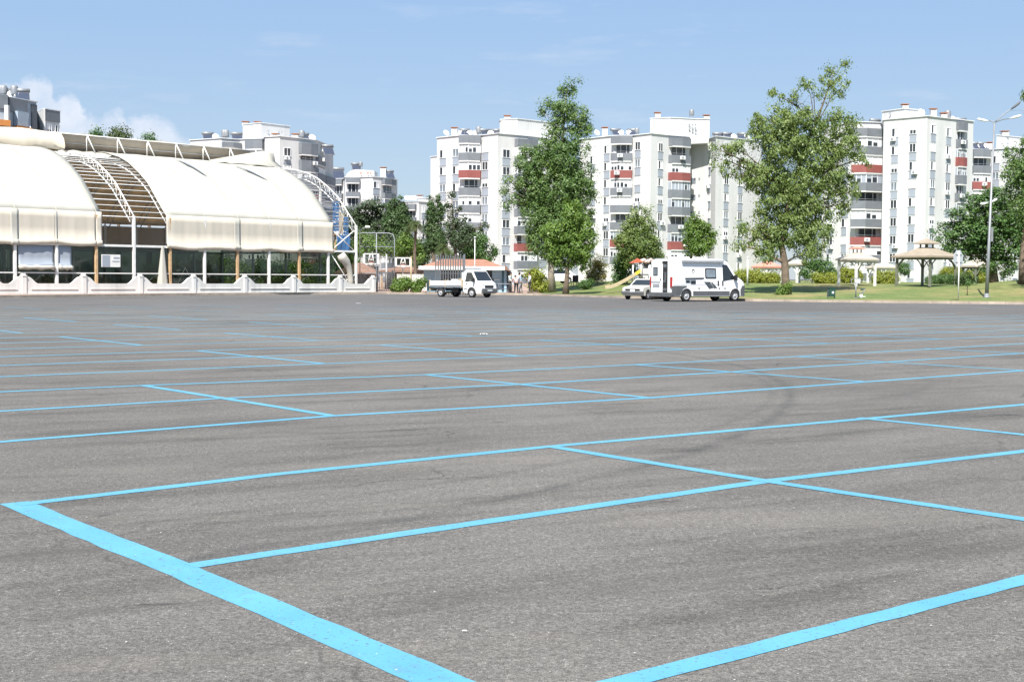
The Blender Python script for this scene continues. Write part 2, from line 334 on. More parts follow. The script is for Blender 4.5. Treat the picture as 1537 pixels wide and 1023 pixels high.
# cumulus bank low on the left: its top edge as a curve over azimuth, broken up by noise
fc = nt.nodes.new('ShaderNodeFloatCurve'); cu = fc.mapping.curves[0]
pts = [((x+80)/410, math.atan((398-y)/FPX)/.158) for x, y in ((-80, 150), (-20, 140), (23, 126), (49, 118), (72, 122), (84, 146), (98, 139), (110, 141), (117, 157), (145, 172), (157, 166), (180, 160), (188, 171), (205, 163), (235, 163), (252, 176), (280, 197), (330, 235))]
while len(cu.points) < len(pts): cu.points.new(.5, .5)
for p, (x, y) in zip(cu.points, pts): p.location = (x, y)
fc.mapping.update()
A0, A1 = math.atan((-80-CXP)/FPX), math.atan((330-CXP)/FPX)
t = mth(nt, 'DIVIDE', mth(nt, 'SUBTRACT', mth(nt, 'ADD', az, mth(nt, 'MULTIPLY', mth(nt, 'SUBTRACT', wn(90, 4, .6), .5), .014)), A0), A1-A0)
nt.links.new(mth(nt, 'MINIMUM', mth(nt, 'MAXIMUM', t, 0.), 1.), fc.inputs['Value'])
topel = mth(nt, 'MULTIPLY', fc.outputs[0], .158)
nz = mth(nt, 'MULTIPLY', mth(nt, 'SUBTRACT', wn(85, 7, .65), .5), .02)
dd = mth(nt, 'SUBTRACT', mth(nt, 'ADD', topel, nz), el)
edge = mth(nt, 'MINIMUM', mth(nt, 'MAXIMUM', mth(nt, 'DIVIDE', dd, .007), 0.), 1.)
fade = mth(nt, 'MINIMUM', mth(nt, 'MAXIMUM', mth(nt, 'SUBTRACT', 1.15, mth(nt, 'MULTIPLY', dd, 9.)), .25), 1.)
onl = mth(nt, 'LESS_THAN', t, .99)
cum = mth(nt, 'MULTIPLY', mth(nt, 'MULTIPLY', edge, fade), mth(nt, 'MULTIPLY', onl, .62))
# thin high wisps
wi = wn(9, 6, .62, (1, 5.5, 1)); wm = wn(4, 2, .5, (1, 2, 1))
wis = mth(nt, 'MULTIPLY', mth(nt, 'MINIMUM', mth(nt, 'MAXIMUM', mth(nt, 'MULTIPLY', mth(nt, 'SUBTRACT', wi, .54), 4.), 0.), 1.), mth(nt, 'MINIMUM', mth(nt, 'MAXIMUM', mth(nt, 'MULTIPLY', mth(nt, 'SUBTRACT', wm, .42), 4.), 0.), .34))
hor = mixc(nt, mth(nt, 'MINIMUM', mth(nt, 'MAXIMUM', mth(nt, 'MULTIPLY', el, 5.), 0.), 1.), (3.15, 3.95, 4.55), (2.35, 3.6, 5.35))
skyc = mixc(nt, .75, mixc(nt, 1., sky.outputs[0], (.88, .84, .92), 'MULTIPLY'), hor)
shade = ramp(nt, wn(40, 5, .6), [(.35, (4.6, 5.1, 6.1)), (.65, (6.4, 6.5, 6.9))])
c1 = mixc(nt, cum, skyc, shade); c2 = mixc(nt, wis, c1, (5.2, 5.5, 6.2))
nt.links.new(c2, bg.inputs[0]); bg.inputs[1].default_value = .075
sc.view_settings.view_transform = 'Standard'; sc.view_settings.look = 'None'; sc.view_settings.exposure = 1.08; sc.view_settings.gamma = 1
try:
    sc.cycles.use_denoising = True
    sc.cycles.transparent_max_bounces = 16; sc.cycles.max_bounces = 8
except Exception: pass

# ------------------------------------------------------------------ ground
mb = MB(); Q = 4000
mb.add([(-Q, -60, 0), (Q, -60, 0), (Q, Q, 0), (-Q, Q, 0)], [(0, 1, 2, 3)])
struct('parking_lot_ground', mb, M['asphalt'])
aA = R_(50.9); eA = Vector((math.sin(aA), math.cos(aA), 0)); eB = Vector((math.cos(aA), -math.sin(aA), 0))
P0 = G(28, 757)
def gp(a, b): return P0 + eA*a + eB*b
mb = MB()
def stripe(pts, wd, zl=.002, mi=0):
    # subdivide, jitter the edges a little
    pts = [Vector((p[0], p[1], 0)) for p in pts]; out = []
    for a, b in zip(pts[:-1], pts[1:]):
        n = max(1, int((b-a).length/.22))
        out += [a+(b-a)*(i/n) for i in range(n)]
    out.append(pts[-1]); vs = []
    for i, p in enumerate(out):
        d = (out[min(i+1, len(out)-1)]-out[max(i-1, 0)]).normalized(); n = Vector((-d.y, d.x, 0))
        l = wd/2*(1+rnd.uniform(-.09, .09)); r = wd/2*(1+rnd.uniform(-.09, .09))
        vs += [(p+n*l+Vector((0, 0, zl))), (p-n*r+Vector((0, 0, zl)))]
    mb.add(vs, [(2*i+1, 2*i+3, 2*i+2, 2*i) for i in range(len(out)-1)], mi)
W = .132
P1b = G(667, 1023.5); dv = (P1b-P0).normalized()
stripe([P0-dv*.1, G(285, 861), P1b, P1b+dv*4], .205, .002)
extA = lambda p, a, b: [p + eA*a, p + eA*b]
# nearest double row: long lines (measured), then cross lines
far = 75
stripe([P0, G(420, 711), G(825, 670), G(1325, 626), G(1537, 607), gp(28, -.3), gp(far, -.5)], W, .003)
stripe([G(285, 849), G(700, 787), G(1150, 722), G(1537, 677), gp(20, 2.35), gp(far, 2.2)], W, .003)
stripe([G(905, 1031), G(935, 1023.5), G(1200, 956), G(1537, 870), gp(8, 5.25), gp(40, 5.2)], W, .003)
stripe([G(825, 670), G(1150, 722), G(1537, 779), gp(4.86, 6)], W, .004)
AX = [0.1, 4.78, 9.35, 13.75, 18.35, 23.3, 27.9, 32.5, 37.1, 41.7, 46.3, 50.9, 55.5, 60.1, 64.7, 69.3, 73.9]
for a in AX[2:]: stripe([gp(a, -.25), gp(a, 5.3)], W, .004)
stripe([G(0-60, 667), G(0, 663), G(500, 624), G(975, 597), G(1300, 573), G(1537, 556), gp(26, -3.55), gp(far, -3.6)], W, .003)
stripe([G(-60, 620), G(0, 617), G(330, 598), G(775, 577), G(1080, 559), G(1335, 543), G(1537, 530), gp(far, -6.6)], W, .003)
stripe([G(-60, 591), G(0, 588), G(212, 578.5), G(635, 562.5), G(948, 547.5), G(1195, 535), G(1400, 523.5), G(1537, 515.5), gp(far, -9.3)], W, .003)
for k, ln in enumerate([((212, 578), (500, 624)), ((635, 562), (975, 597)), ((948, 547), (1300, 573)), ((1195, 535), (1537, 556))]):
    stripe([G(*ln[0]), G(*ln[1])], W, .004)
for a in AX[5:]: stripe([gp(a, -8.9), gp(a, -3.55)], W, .004)
for (b0, bm_, b1) in ((-11.5, -14., -16.4), (-19.0, -21.4, -23.8), (-26.3, -28.7, -31.0), (-33.8, -36.3, -38.7), (-41.5, -44, -46.4), (-49.2, -51.7, -54.1)):
    for b in (b0, bm_, b1):
        stripe([gp(-38 if b < -20 else -22, b+.15), gp(9, b), gp(18, b), gp(max(24, 66+b*.55), b-.2)], .14, .003, 1 if b < -40 else 0)
    for a in [-36.6, -32, -27.4, -22.8, -18.2, -13.6, -9, -4.5]+AX:
        if -38 < a < max(24, 66+b1*.55) and (b0 < -12 or a > 8): stripe([gp(a, b0), gp(a, b1)], .14, .004, 1 if b0 < -40 else 0)
struct('parking_lines', mb, [M['paint'], M['wornpaint']])
# loose grit on the asphalt
mb = MB()
for i in range(2600):
    y = 4.2+14*rnd.random()**1.6; x = rnd.uniform(-.42, .42)*y; s = rnd.uniform(.0015, .0038) if rnd.random() < .97 else rnd.uniform(.004, .007)
    vs = [(x+s*rnd.uniform(.7, 1.3)*a, y+s*rnd.uniform(.7, 1.3)*b, .012*0+z*s*rnd.uniform(.5, .9)+.001) for a, b, z in ((1, 0, .4), (0, 1, .4), (-1, 0, .4), (0, -1, .4), (0, 0, 1.1), (0, 0, 0))]
    mb.add(vs, [(0, 1, 4), (1, 2, 4), (2, 3, 4), (3, 0, 4), (1, 0, 5), (2, 1, 5), (3, 2, 5), (0, 3, 5)])
o = mb.build('loose_grit', M['pebble']); o['kind'] = 'stuff'
def litter(px, py, s, lab):
    p = G(px, py); m_ = MB(); n = 5
    vs = [(s*(i/n-.5)*1.6, s*(j/n-.5), .012+.25*s*abs(math.sin(i*1.9+j*1.3))) for i in range(n+1) for j in range(n+1)]
    m_.add(vs, [(i*(n+1)+j, (i+1)*(n+1)+j, (i+1)*(n+1)+j+1, i*(n+1)+j+1) for i in range(n) for j in range(n)], 0, True)
    o = m_.build('paper_scrap', M['paper'], None, 0, p); tag(o, lab, 'litter')
litter(726, 502.5, .12, 'crumpled white paper scrap on the asphalt in the middle of the lot')
litter(538, 456, .14, 'small white paper scrap on the far asphalt in front of the white truck')
litter(697, 950, .012, 'tiny pale scrap on the asphalt beside the thick blue line in the foreground')

# ------------------------------------------------------------------ far edge: kerb, pavement, lawn
KP = [G(*q) for q in ((0, 447), (150, 445), (300, 443.2), (450, 442), (580, 441.3), (660, 441.6), (740, 442.3), (800, 443.2), (860, 445), (930, 447.2), (1030, 449.8), (1130, 452), (1250, 453.6), (1400, 455.4), (1537, 456.8))]
d0 = (KP[0]-KP[2]).normalized(); KP = [KP[0]+d0*40] + KP + [KP[-1]+Vector((30, -.5, 0)), KP[-1]+Vector((90, 8, 0))]
def kerb_y(x):
    for a, b in zip(KP[:-1], KP[1:]):
        if a.x <= x <= b.x: return a.y+(b.y-a.y)*(x-a.x)/(b.x-a.x)
    return KP[0].y if x < KP[0].x else KP[-1].y
XL = P(812, 443, 116).x
def tz(x, y):
    s = y-kerb_y(x); w_ = min(1, max(0, (x-XL+3)/9))
    z = .16 + w_*1.0*(lambda q: q*q*(3-2*q))(min(1, max(0, (s-3)/30)))
    q = math.hypot((x-42)/9, (y-109)/9); z += 1.0*max(0, 1-q)**1.3
    return z
def onland(px, d, py=415): p = P(px, py, d); return Vector((p.x, p.y, tz(p.x, p.y)))
xs = [KP[0].x+(KP[-1].x-KP[0].x)*i/150 for i in range(151)]
ss = [.32, 1, 2, 3.5, 5, 7, 9, 12, 15, 18, 22, 26, 30, 35, 42, 50, 60, 80, 110, 150, 220]
def patch(x0, x1):
    m_ = MB(); xx = [x for x in xs if x0 < x < x1]; xx = [x0]+xx+[x1]; n = len(ss)
    m_.add([(x, kerb_y(x)+s, tz(x, kerb_y(x)+s)+.004) for x in xx for s in ss], [(i*n+j, (i+1)*n+j, (i+1)*n+j+1, i*n+j+1) for i in range(len(xx)-1) for j in range(n-1)], 0, True)
    return m_
struct('brick_pavement', patch(KP[0].x, XL), M['brick']); struct('lawn', patch(XL, KP[-1].x), M['grass'])
mb = MB(); n = 0; acc = []
for a, b in zip(KP[:-1], KP[1:]):
    k = max(1, int((b-a).length/1.0))
    acc += [a+(b-a)*i/k for i in range(k)]
for i, (a, b) in enumerate(zip(acc[:-1], acc[1:])):
    d = b-a; L = d.length; c = (a+b)/2+Vector((-d.y, d.x, 0)).normalized()*.15
    mb.box((c.x, c.y, .08+rnd.uniform(-.008, .008)), (L*.985, .32, .17), 0, None, math.atan2(d.y, d.x))
struct('kerb', mb, M['kerb'])
# ------------------------------------------------------------------ sports hall (local x along the front, y into the hall)
HA = R_(41); H0 = Vector((-34.6, 93, .17)); HR = math.pi/2-HA
hall = thing('fabric_sports_hall', 'long arched sports hall with white fabric roof, cream side curtains and open trusses', 'sports hall', H0, HR)
ZE, ZR, WH = 5.6, 10.85, 18.5
PROF = [(-.02, ZE), (1.13, 6.85), (2.3, 8.1), (3.45, 8.95), (4.8, 9.75), (6.1, 10.28), (7.7, 10.65), (9.25, ZR)]
PROF2 = PROF + [(WH-s, z) for s, z in PROF[-2::-1]]
def pz(s):
    for (a, za), (b, zb) in zip(PROF2[:-1], PROF2[1:]):
        if a <= s <= b: return za+(zb-za)*(s-a)/(b-a)
    return ZE
TP = [1.1+3.13*k for k in range(-4, 11)]; TEND = TP[-1]
def roof_panel(name, t0, t1, prof, mat, thick=.04, off=.19):
    m_ = MB(); nt_ = max(2, int((t1-t0)/.55)); pr = []
    for (a, za), (b, zb) in zip(prof[:-1], prof[1:]):
        for q in range(3): pr.append((a+(b-a)*q/3, za+(zb-za)*q/3))
    pr.append(prof[-1]); n = len(pr)
    vs = []
    for i in range(nt_+1):
        t = t0+(t1-t0)*i/nt_
        ph = ((t-1.1)/3.13) % 1; sag = -.04*math.sin(math.pi*ph)
        for j, (s, z) in enumerate(pr):
            e = .015*math.sin(t*2.1+j*.9)+.01*math.sin(t*5.3+j)
            vs.append((t, s, z+off+sag+e*.6))
    m_.add(vs, [(i*n+j, (i+1)*n+j, (i+1)*n+j+1, i*n+j+1) for i in range(nt_) for j in range(n-1)], 0, True)
    o = m_.build(name, mat, hall); sd_ = o.modifiers.new('solid', 'SOLIDIFY'); sd_.thickness = thick; return o
TG0, TG1, TG2 = 7.75, 13.25, 29.75
roof_panel('roof_fabric', TP[0], TG0, PROF, M['fabw']); roof_panel('roof_fabric', TG1, TG2, PROF, M['fabw'])
back = PROF2[len(PROF)-1:]
roof_panel('roof_lining', TP[0], TG2+.4, back, M['fabtan'], .03, .16)
# trusses
def truss(t):
    m_ = MB(); prs = [Vector((t, s, z)) for s, z in PROF2]; inn = []
    for i, p in enumerate(prs):
        d = (prs[min(i+1, len(prs)-1)]-prs[max(i-1, 0)]).normalized(); inn.append(p+Vector((0, d.z, -d.y)).normalized()*.62)
    m_.tube(prs, .06, 6); m_.tube(inn, .05, 6)
    top = []; bot = []
    for (a, b), (c, d) in zip(zip(prs[:-1], prs[1:]), zip(inn[:-1], inn[1:])):
        k = max(1, round((b-a).length/.75))
        top += [a+(b-a)*q/k for q in range(k)]; bot += [c+(d-c)*q/k for q in range(k)]
    for i in range(len(top)-1):
        m_.tube([top[i], bot[i]], .028, 5); m_.tube([bot[i], top[i+1]], .028, 5)
    return m_.build('truss', M['steelw'], hall)
for t in TP: truss(t)
mb = MB()
for s, z in PROF2[::1]:
    mb.tube([(TP[0], s, z-.08), (TEND, s, z-.08)], .04, 6)
for (a, za), (b, zb) in zip(PROF2[:-1], PROF2[1:]):
    for q in (1, 2): mb.tube([(TP[0], a+(b-a)*q/3, za+(zb-za)*q/3-.08), (TEND, a+(b-a)*q/3, za+(zb-za)*q/3-.08)], .028, 5)
mb.build('purlin', M['steelw'], hall)
# posts
for k, t in enumerate(TP):
    last = k == len(TP)-1
    m_ = MB().box((t, 0, ZE/2), (.2, .2, ZE))
    pale = k in (4, 5, 7, 9, 11, 13) or last
    o = m_.build('post', M['steelw'] if pale else M['wood'], hall, .02)
    MB().box((t, WH, ZE/2), (.2, .2, ZE)).build('post', M['steelw'], hall)
for s in (4.6, 9.25, 13.9):
    MB().box((TEND, s, pz(s)/2-.3), (.16, .16, pz(s)-.6)).build('post', M['steelw'], hall)
mb = MB()
for z in (1.42, 3.42): mb.box(((TP[0]+TEND)/2, .02 if z < 2 else -.03, z), (TEND-TP[0], .07, .08 if z < 2 else .16))
mb.box(((TP[0]+TEND)/2, WH, 3.4), (TEND-TP[0], .1, .16)); mb.box(((TP[0]+TEND)/2, WH, 1.4), (TEND-TP[0], .07, .08))
mb.box((TEND, WH/2, 3.4), (.1, WH, .16)); mb.box((TEND, WH/2, 1.4), (.07, WH, .08))
mb.build('rail', M['steelw'], hall)
for (a, b) in ((13.7, 16.4), (-1.8, .9)):
    c = (a+b)/2; m_ = MB(); m_.tube([(a+.3, .1, 0), (c, .1, 1.9), (b-.3, .1, 0)], .04, 6); m_.tube([(c, .1, 1.9), (c-.5, .1, 3.3)], .03, 6); m_.tube([(c, .1, 1.9), (c+.5, .1, 3.3)], .03, 6); m_.build('brace', M['steelw'], hall)
for p0_, p1_ in (((TEND-2.9, 0, 3.3), (TEND-.2, 0, .1)), ((TEND-2.6, 0, .2), (TEND-.2, 0, 1.4)), ((TEND-2.6, 0, 5.1), (TEND-.2, 0, 3.5)), ((TEND-2.6, 0, 3.6), (TEND-.2, 0, 5.2))):
    MB().tube([p0_, p1_], .05, 6).build('brace', M['steelw'], hall)
# tinted screens between the posts, front and back
for k in range(len(TP)-1):
    m_ = MB().box(((TP[k]+TP[k+1])/2, .06, 1.72), (2.9, .012, 3.3)); m_.build('glass_panel', M['hallglass'], hall)
    m_ = MB().box(((TP[k]+TP[k+1])/2, WH-.1, 1.72), (2.9, .012, 3.3)); m_.build('glass_panel', M['hallglass'], hall)
# upper back wall and floor
MB().box(((TP[0]+TG2)/2, WH+.02, 4.5), (TG2-TP[0], .03, 2.1)).build('back_curtain', M['fabgrey'], hall)
MB().box(((TP[0]+TEND)/2, WH/2, .03), (TEND-TP[0], WH, .06)).build('floor_slab', plain('hall_floor', (.12, .13, .12), .5), hall)
# side curtains hanging from the eave
def curtain(t0, t1, z0, z1, mat, name='side_curtain', y=-.09):
    m_ = MB(); n = max(4, int((t1-t0)/.16)); rows = [(z1, 0), (z1-.5, .01), ((z0+z1)/2, .02), (z0+.34, .03), (z0+.3, .10), (z0+.14, .14), (z0, .10), (z0-.03, .02), (z0+.02, -.03)]
    vs = []
    for i in range(n+1):
        t = t0+(t1-t0)*i/n
        f = .008*math.sin(t*3.7)+.006*math.sin(t*9.1+1)+.004*math.sin(t*17.)
        dz = .05*math.sin(t*1.3)+.04*abs(math.sin(math.pi*(t-1.1)/3.13))
        for r, (z, o_) in enumerate(rows): vs.append((t, y-o_-f*(1 if r else .3), z-(dz if r > 2 else 0)))
    k = len(rows)
    m_.add(vs, [(i*k+j, i*k+j+1, (i+1)*k+j+1, (i+1)*k+j) for i in range(n) for j in range(k-1)], 0, True)
    o = m_.build(name, mat, hall); s_ = o.modifiers.new('solid', 'SOLIDIFY'); s_.thickness = .015; return o
ts = [TP[0], 1.0, 4.15, 7.3, TG0+.05]
for a, b in zip(ts[:-1], ts[1:]): curtain(a+.01, b-.01, 3.42, ZE+.2, M['fabc'])
for a, b in ((TG1, 19.75), (19.75, 26.1), (26.1, TG2)): curtain(a+.01, b-.01, 3.3, ZE+.2, M['fabc'])
for t in (1.0, 19.75, 26.1): curtain(t-.28, t+.3, 3.38, ZE+.2, M['fabw'], 'curtain_strip', -.13)
curtain(4.05, 4.2, 3.42, ZE+.2, M['fabw'], 'curtain_strip', -.13)
# welded seams across the roof cloth
for k, t in enumerate(TP):
    if TG0-.2 < t < TG1+.1 or t > TG2: continue
    m_ = MB(); q_ = [(s, z) for s, z in PROF]; vs = []
    for s, z in q_: vs += [(t-.03, s-.02, z+.222), (t+.03, s-.02, z+.222)]
    m_.add(vs, [(2*i, 2*i+2, 2*i+3, 2*i+1) for i in range(len(q_)-1)]); m_.build('weld_seam', M['fabw'], hall)
# gathered white curtains tied to the posts
def gathered(t, z1, r0, r1, y=-.05):
    m_ = MB(); prof = []; seg = 18; vs = []; zs = [0.02, .5, 1.2, 2., 2.7, z1]
    for z in zs:
        q = z/z1; rr = r1*(1-q)+r0*q
        for k in range(seg):
            a = 2*math.pi*k/seg; f = 1+.16*math.sin(5*a)+.08*math.sin(9*a+1)
            vs.append((t+rr*f*math.cos(a), y+rr*.6*f*math.sin(a), z))
    m_.add(vs, [(i*seg+k, i*seg+(k+1) % seg, (i+1)*seg+(k+1) % seg, (i+1)*seg+k) for i in range(len(zs)-1) for k in range(seg)], 0, True)
    return m_.build('gathered_curtain', M['fabw'], hall)
gathered(12.95, 3.45, .10, .46)
m_ = MB()
q = [(30.6, 3.15, .34), (30.75, 2.9, .42), (31.2, 2.5, .36), (31.55, 1.8, .26), (31.7, 1.0, .25), (31.75, .05, .28)]
m_.tube([(a, -.1, z) for a, z, r in q], [r for a, z, r in q], 12)
m_.build('gathered_curtain', M['fabw'], hall)
# rolled grey curtains behind the front posts, a pale notice
for a, b in ((1.35, 4.0), (4.35, 5.4)):
    curtain(a, b, 1.75, 3.35, M['wall2'] if False else M['panel'], 'inner_curtain', .02)
    m_ = MB(); m_.tube([(a+(b-a)*i/8, -.1, 1.78+.03*math.sin(i*2.1)) for i in range(9)], [.15+.025*math.sin(i*1.7) for i in range(9)], 10); m_.build('curtain_roll', M['fabw'], hall)
m_ = MB().box((8.55, -.02, 2.32), (1.55, .03, .9)); o = m_.build('notice_board', M['steelw'], hall)
m_ = MB().box((8.15, -.045, 2.32), (.62, .014, .78)).box((9.0, -.045, 2.55), (.5, .014, .1)).box((8.95, -.045, 2.3), (.6, .014, .05)); m_.build('notice_print', M['panel'], o)
# ridge vent: tilted flap on props, closed cover on the left, slumped end on the right
def flap(t0, t1, name, mat):
    m_ = MB(); n = int((t1-t0)/.6); rows = [(9.9, ZR-.1), (9.5, ZR+.42), (9.15, ZR+.75), (8.7, ZR+1.3)]
    vs = [(t0+(t1-t0)*i/n, s, z+.05*math.sin(i*1.1+j)+(.06*math.sin(i*.55) if j == 3 else 0)) for i in range(n+1) for j, (s, z) in enumerate(rows)]
    m_.add(vs, [(i*4+j, (i+1)*4+j, (i+1)*4+j+1, i*4+j+1) for i in range(n) for j in range(3)], 0, True)
    o = m_.build(name, mat, hall); s_ = o.modifiers.new('solid', 'SOLIDIFY'); s_.thickness = .03; return o
TV = 9.5
flap(TV, 29.2, 'ridge_flap', M['fabgrey'])
mb = MB(); t = TV+2.6
mb.tube([(TV, 8.72, ZR+1.28), (29, 8.72, ZR+1.28)], .045, 6); mb.tube([(TV, 9.2, ZR+.62), (29, 9.2, ZR+.62)], .04, 6)
while t < 28.8:
    mb.tube([(t, 8.7, ZR+1.3), (t+.5, 8.3, ZR-.1)], .055, 6); mb.tube([(t, 8.75, ZR+1.25), (t, 8.75, ZR-.05)], .04, 6); t += 2.75
mb.build('ridge_prop', M['steelw'], hall)
m_ = MB(); n = 22; rows = [(7.9, ZR-.1), (7.75, ZR+.25), (7.9, ZR+.8), (8.3, ZR+1.25), (8.9, ZR+1.38), (9.6, ZR+1.1), (9.9, ZR)]; k = len(rows)
vs = [(TP[0]+(TV+.15-TP[0])*i/n, s+.03*math.sin(i*2.3), z+.05*math.sin(i*1.3+j*.5)) for i in range(n+1) for j, (s, z) in enumerate(rows)]
m_.add(vs, [(i*k+j, (i+1)*k+j, (i+1)*k+j+1, i*k+j+1) for i in range(n) for j in range(k-1)]+[[i for i in range(k-1, -1, -1)], [n*k+i for i in range(k)]], 0, True)
m_.build('ridge_cover', fabric('cream_cover_fabric', (.74, .66, .53), .1, .08), hall)
m_ = MB(); pts = []
n = 10
for i in range(n+1):
    q = i/n; t = 23.5+6.6*q
    top = (t, 8.55-.5*q, ZR+.15+1.2*min(1, q*1.15)-.35*max(0, q-.8)*3); mid = (t+.1, 8.0, ZR+.05+.45*q+.06*math.sin(i*1.7)); lo = (t, 7.2-.2*q, pz(7.2)+.24+.05*math.sin(i*2.2))
    pts += [top, mid, lo]
m_.add(pts, [(i*3+j, i*3+j+1, (i+1)*3+j+1, (i+1)*3+j) for i in range(n) for j in range(2)], 0, True)
o = m_.build('slumped_flap', M['fabw'], hall); s_ = o.modifiers.new('solid', 'SOLIDIFY'); s_.thickness = .04
# slack white cloth sagging under the ridge in the gap
for (a, b, s0, dz) in ((9.3, 13.4, 7.1, .5), (7.6, 9.4, 6.6, .7)):
    m_ = MB(); n = 10; rows = 5
    vs = [(a+(b-a)*i/n, 8.8-(8.8-s0)*j/(rows-1), pz(8.8-(8.8-s0)*j/(rows-1))+.1-dz*math.sin(math.pi*i/n)*(j/(rows-1))*.9+.05*math.sin(i*1.8+j*2)) for i in range(n+1) for j in range(rows)]
    m_.add(vs, [(i*rows+j, i*rows+j+1, (i+1)*rows+j+1, (i+1)*rows+j) for i in range(n) for j in range(rows-1)], 0, True)
    o = m_.build('slack_cloth', M['fabw'], hall); s_ = o.modifiers.new('solid', 'SOLIDIFY'); s_.thickness = .02
# torn seams in the roof cloth: dark slivers painted as the shade inside
for (a, sa, b, sb) in ((18.7, 6.7, 19.6, 3.4), (24.2, 6.0, 25.8, 3.5)):
    m_ = MB(); n = 8; top = []; bot = []; 
    for i in range(n+1):
        q = i/n; t = a+(b-a)*q; s = sa+(sb-sa)*q; wd = .26*math.sin(math.pi*q)**.8*(1.3 if i % 3 == 1 else .9)
        top.append((t, s, pz(s)+.27)); bot.append((t-wd*1.1, s-.05, pz(s-.05)+.27))
    m_.add(top+bot, [(i, i+1, n+2+i, n+1+i) for i in range(n)]); m_.build('torn_seam_shade', M['dgrey'], hall)
# blue striped tarps and a timber landing inside the open end bay
XE = TEND-.2
for (s0, s1, z0, z1) in ((1.95, 2.75, 5.2, 7.9), (.75, 1.35, 4.9, 6.5)):
    m_ = MB(); n = int((z1-z0)/.26)
    for i in range(n): m_.box((XE+.02*math.sin(i*2.), (s0+s1)/2, z0+i*.26+.1), (.05, s1-s0-.04*(i % 3), .2), 0)
    m_.build('striped_tarp', M['bluetarp'], hall)
m_ = MB(); k = 8; m_.add([(XE, 1.4+.5*i/k, 4.95) for i in range(k+1)]+[(XE+.03*math.sin(i*2), 1.4+.5*i/k, 7.0-.5*(1-i/k)) for i in range(k+1)], [(i, i+1, k+2+i, k+1+i) for i in range(k)]); m_.build('tan_cloth', M['fabtan'], hall)
MB().box((XE, 1.35, 4.15), (.04, 1.6, 1.35)).build('striped_tarp', M['bluetarp'], hall)
m_ = MB(); m_.box((XE-.2, 3.2, 4.9), (.9, 2.2, .1)); 
for y in (2.3, 2.8, 3.4): m_.box((XE-.1, y, 4.2), (.1, .12, 1.4))
m_.box((XE-.1, 2.85, 3.6), (.08, 1.2, .1)).box((XE-.1, 2.85, 4.3), (.08, 1.2, .08)); m_.build('landing', M['wood'], hall)

# ------------------------------------------------------------------ low white boundary wall with pillars
WA = G(-45, 443.5, .17); WP = [G(0, 441.3, .17), G(300, 439.6, .17), G(560, 438.2, .17)]
wd = (WP[2]-WP[0]).normalized(); W0 = WP[0]-wd*12; W1 = WP[2]; WL = (W1-W0).length
bw = thing('boundary_wall', 'low white painted garden wall with scooped panels and capped pillars in front of the hall', 'wall', (W0.x, W0.y, .17), math.atan2(wd.y, wd.x))
def tpx(px):          # distance along the wall where the sight line at px meets it
    k = (px-CXP)/FPX; return (k*W0.y-W0.x)/(wd.x-k*wd.y)
pil = [tpx(x) for x in (-70, -18, 35, 125, 210, 290, 367, 440, 510)]
bounds = [0]+pil+[WL]
ZP = .70
def scoop(a, b, lp, rp):      # a wall panel whose top curves up to the pillar at either end
    n = 40; top = []
    for i in range(n+1):
        x = a+(b-a)*i/n; z = ZP
        for on, d in ((lp, x-a), (rp, b-x)):
            if on and d < .95:
                q = 1-max(0, d-.14)/.78; q = min(1, max(0, q)); z = max(z, ZP+.46*(.5-.5*math.cos(math.pi*q)))
        top.append((x, z))
    poly = [(a, 0), (b, 0)]+top[::-1]
    m_ = MB(); k = len(poly)
    m_.add([(x, -.09, z) for x, z in poly]+[(x, .09, z) for x, z in poly], [tuple(range(k)), tuple(range(2*k-1, k-1, -1))]+[(i, k+i, k+(i+1) % k, (i+1) % k) for i in range(k)])
    m_.box(((a+b)/2, -.115, .33), (b-a-.7, .05, .045)); m_.box(((a+b)/2, -.115, .05), (b-a-.3, .05, .1))
    m_.build('wall_panel', M['whitewall'], bw)
for i, (a, b) in enumerate(zip(bounds[:-1], bounds[1:])): scoop(a+(.16 if i else 0), b-.16, i > 0, True)
for t in pil:
    m_ = MB().box((t, 0, .62), (.3, .34, 1.24)).box((t, 0, 1.21), (.36, .4, .07)).box((t, 0, 1.31), (.24, .26, .14)); m_.build('pillar', M['whitewall'], bw, .015)
m_ = MB().box((WL, 0, .6), (.32, .36, 1.2)).box((WL, 0, 1.22), (.4, .42, .09)).box((WL-.02, 0, 1.33), (.22, .24, .16)); m_.build('pillar', M['whitewall'], bw, .015)

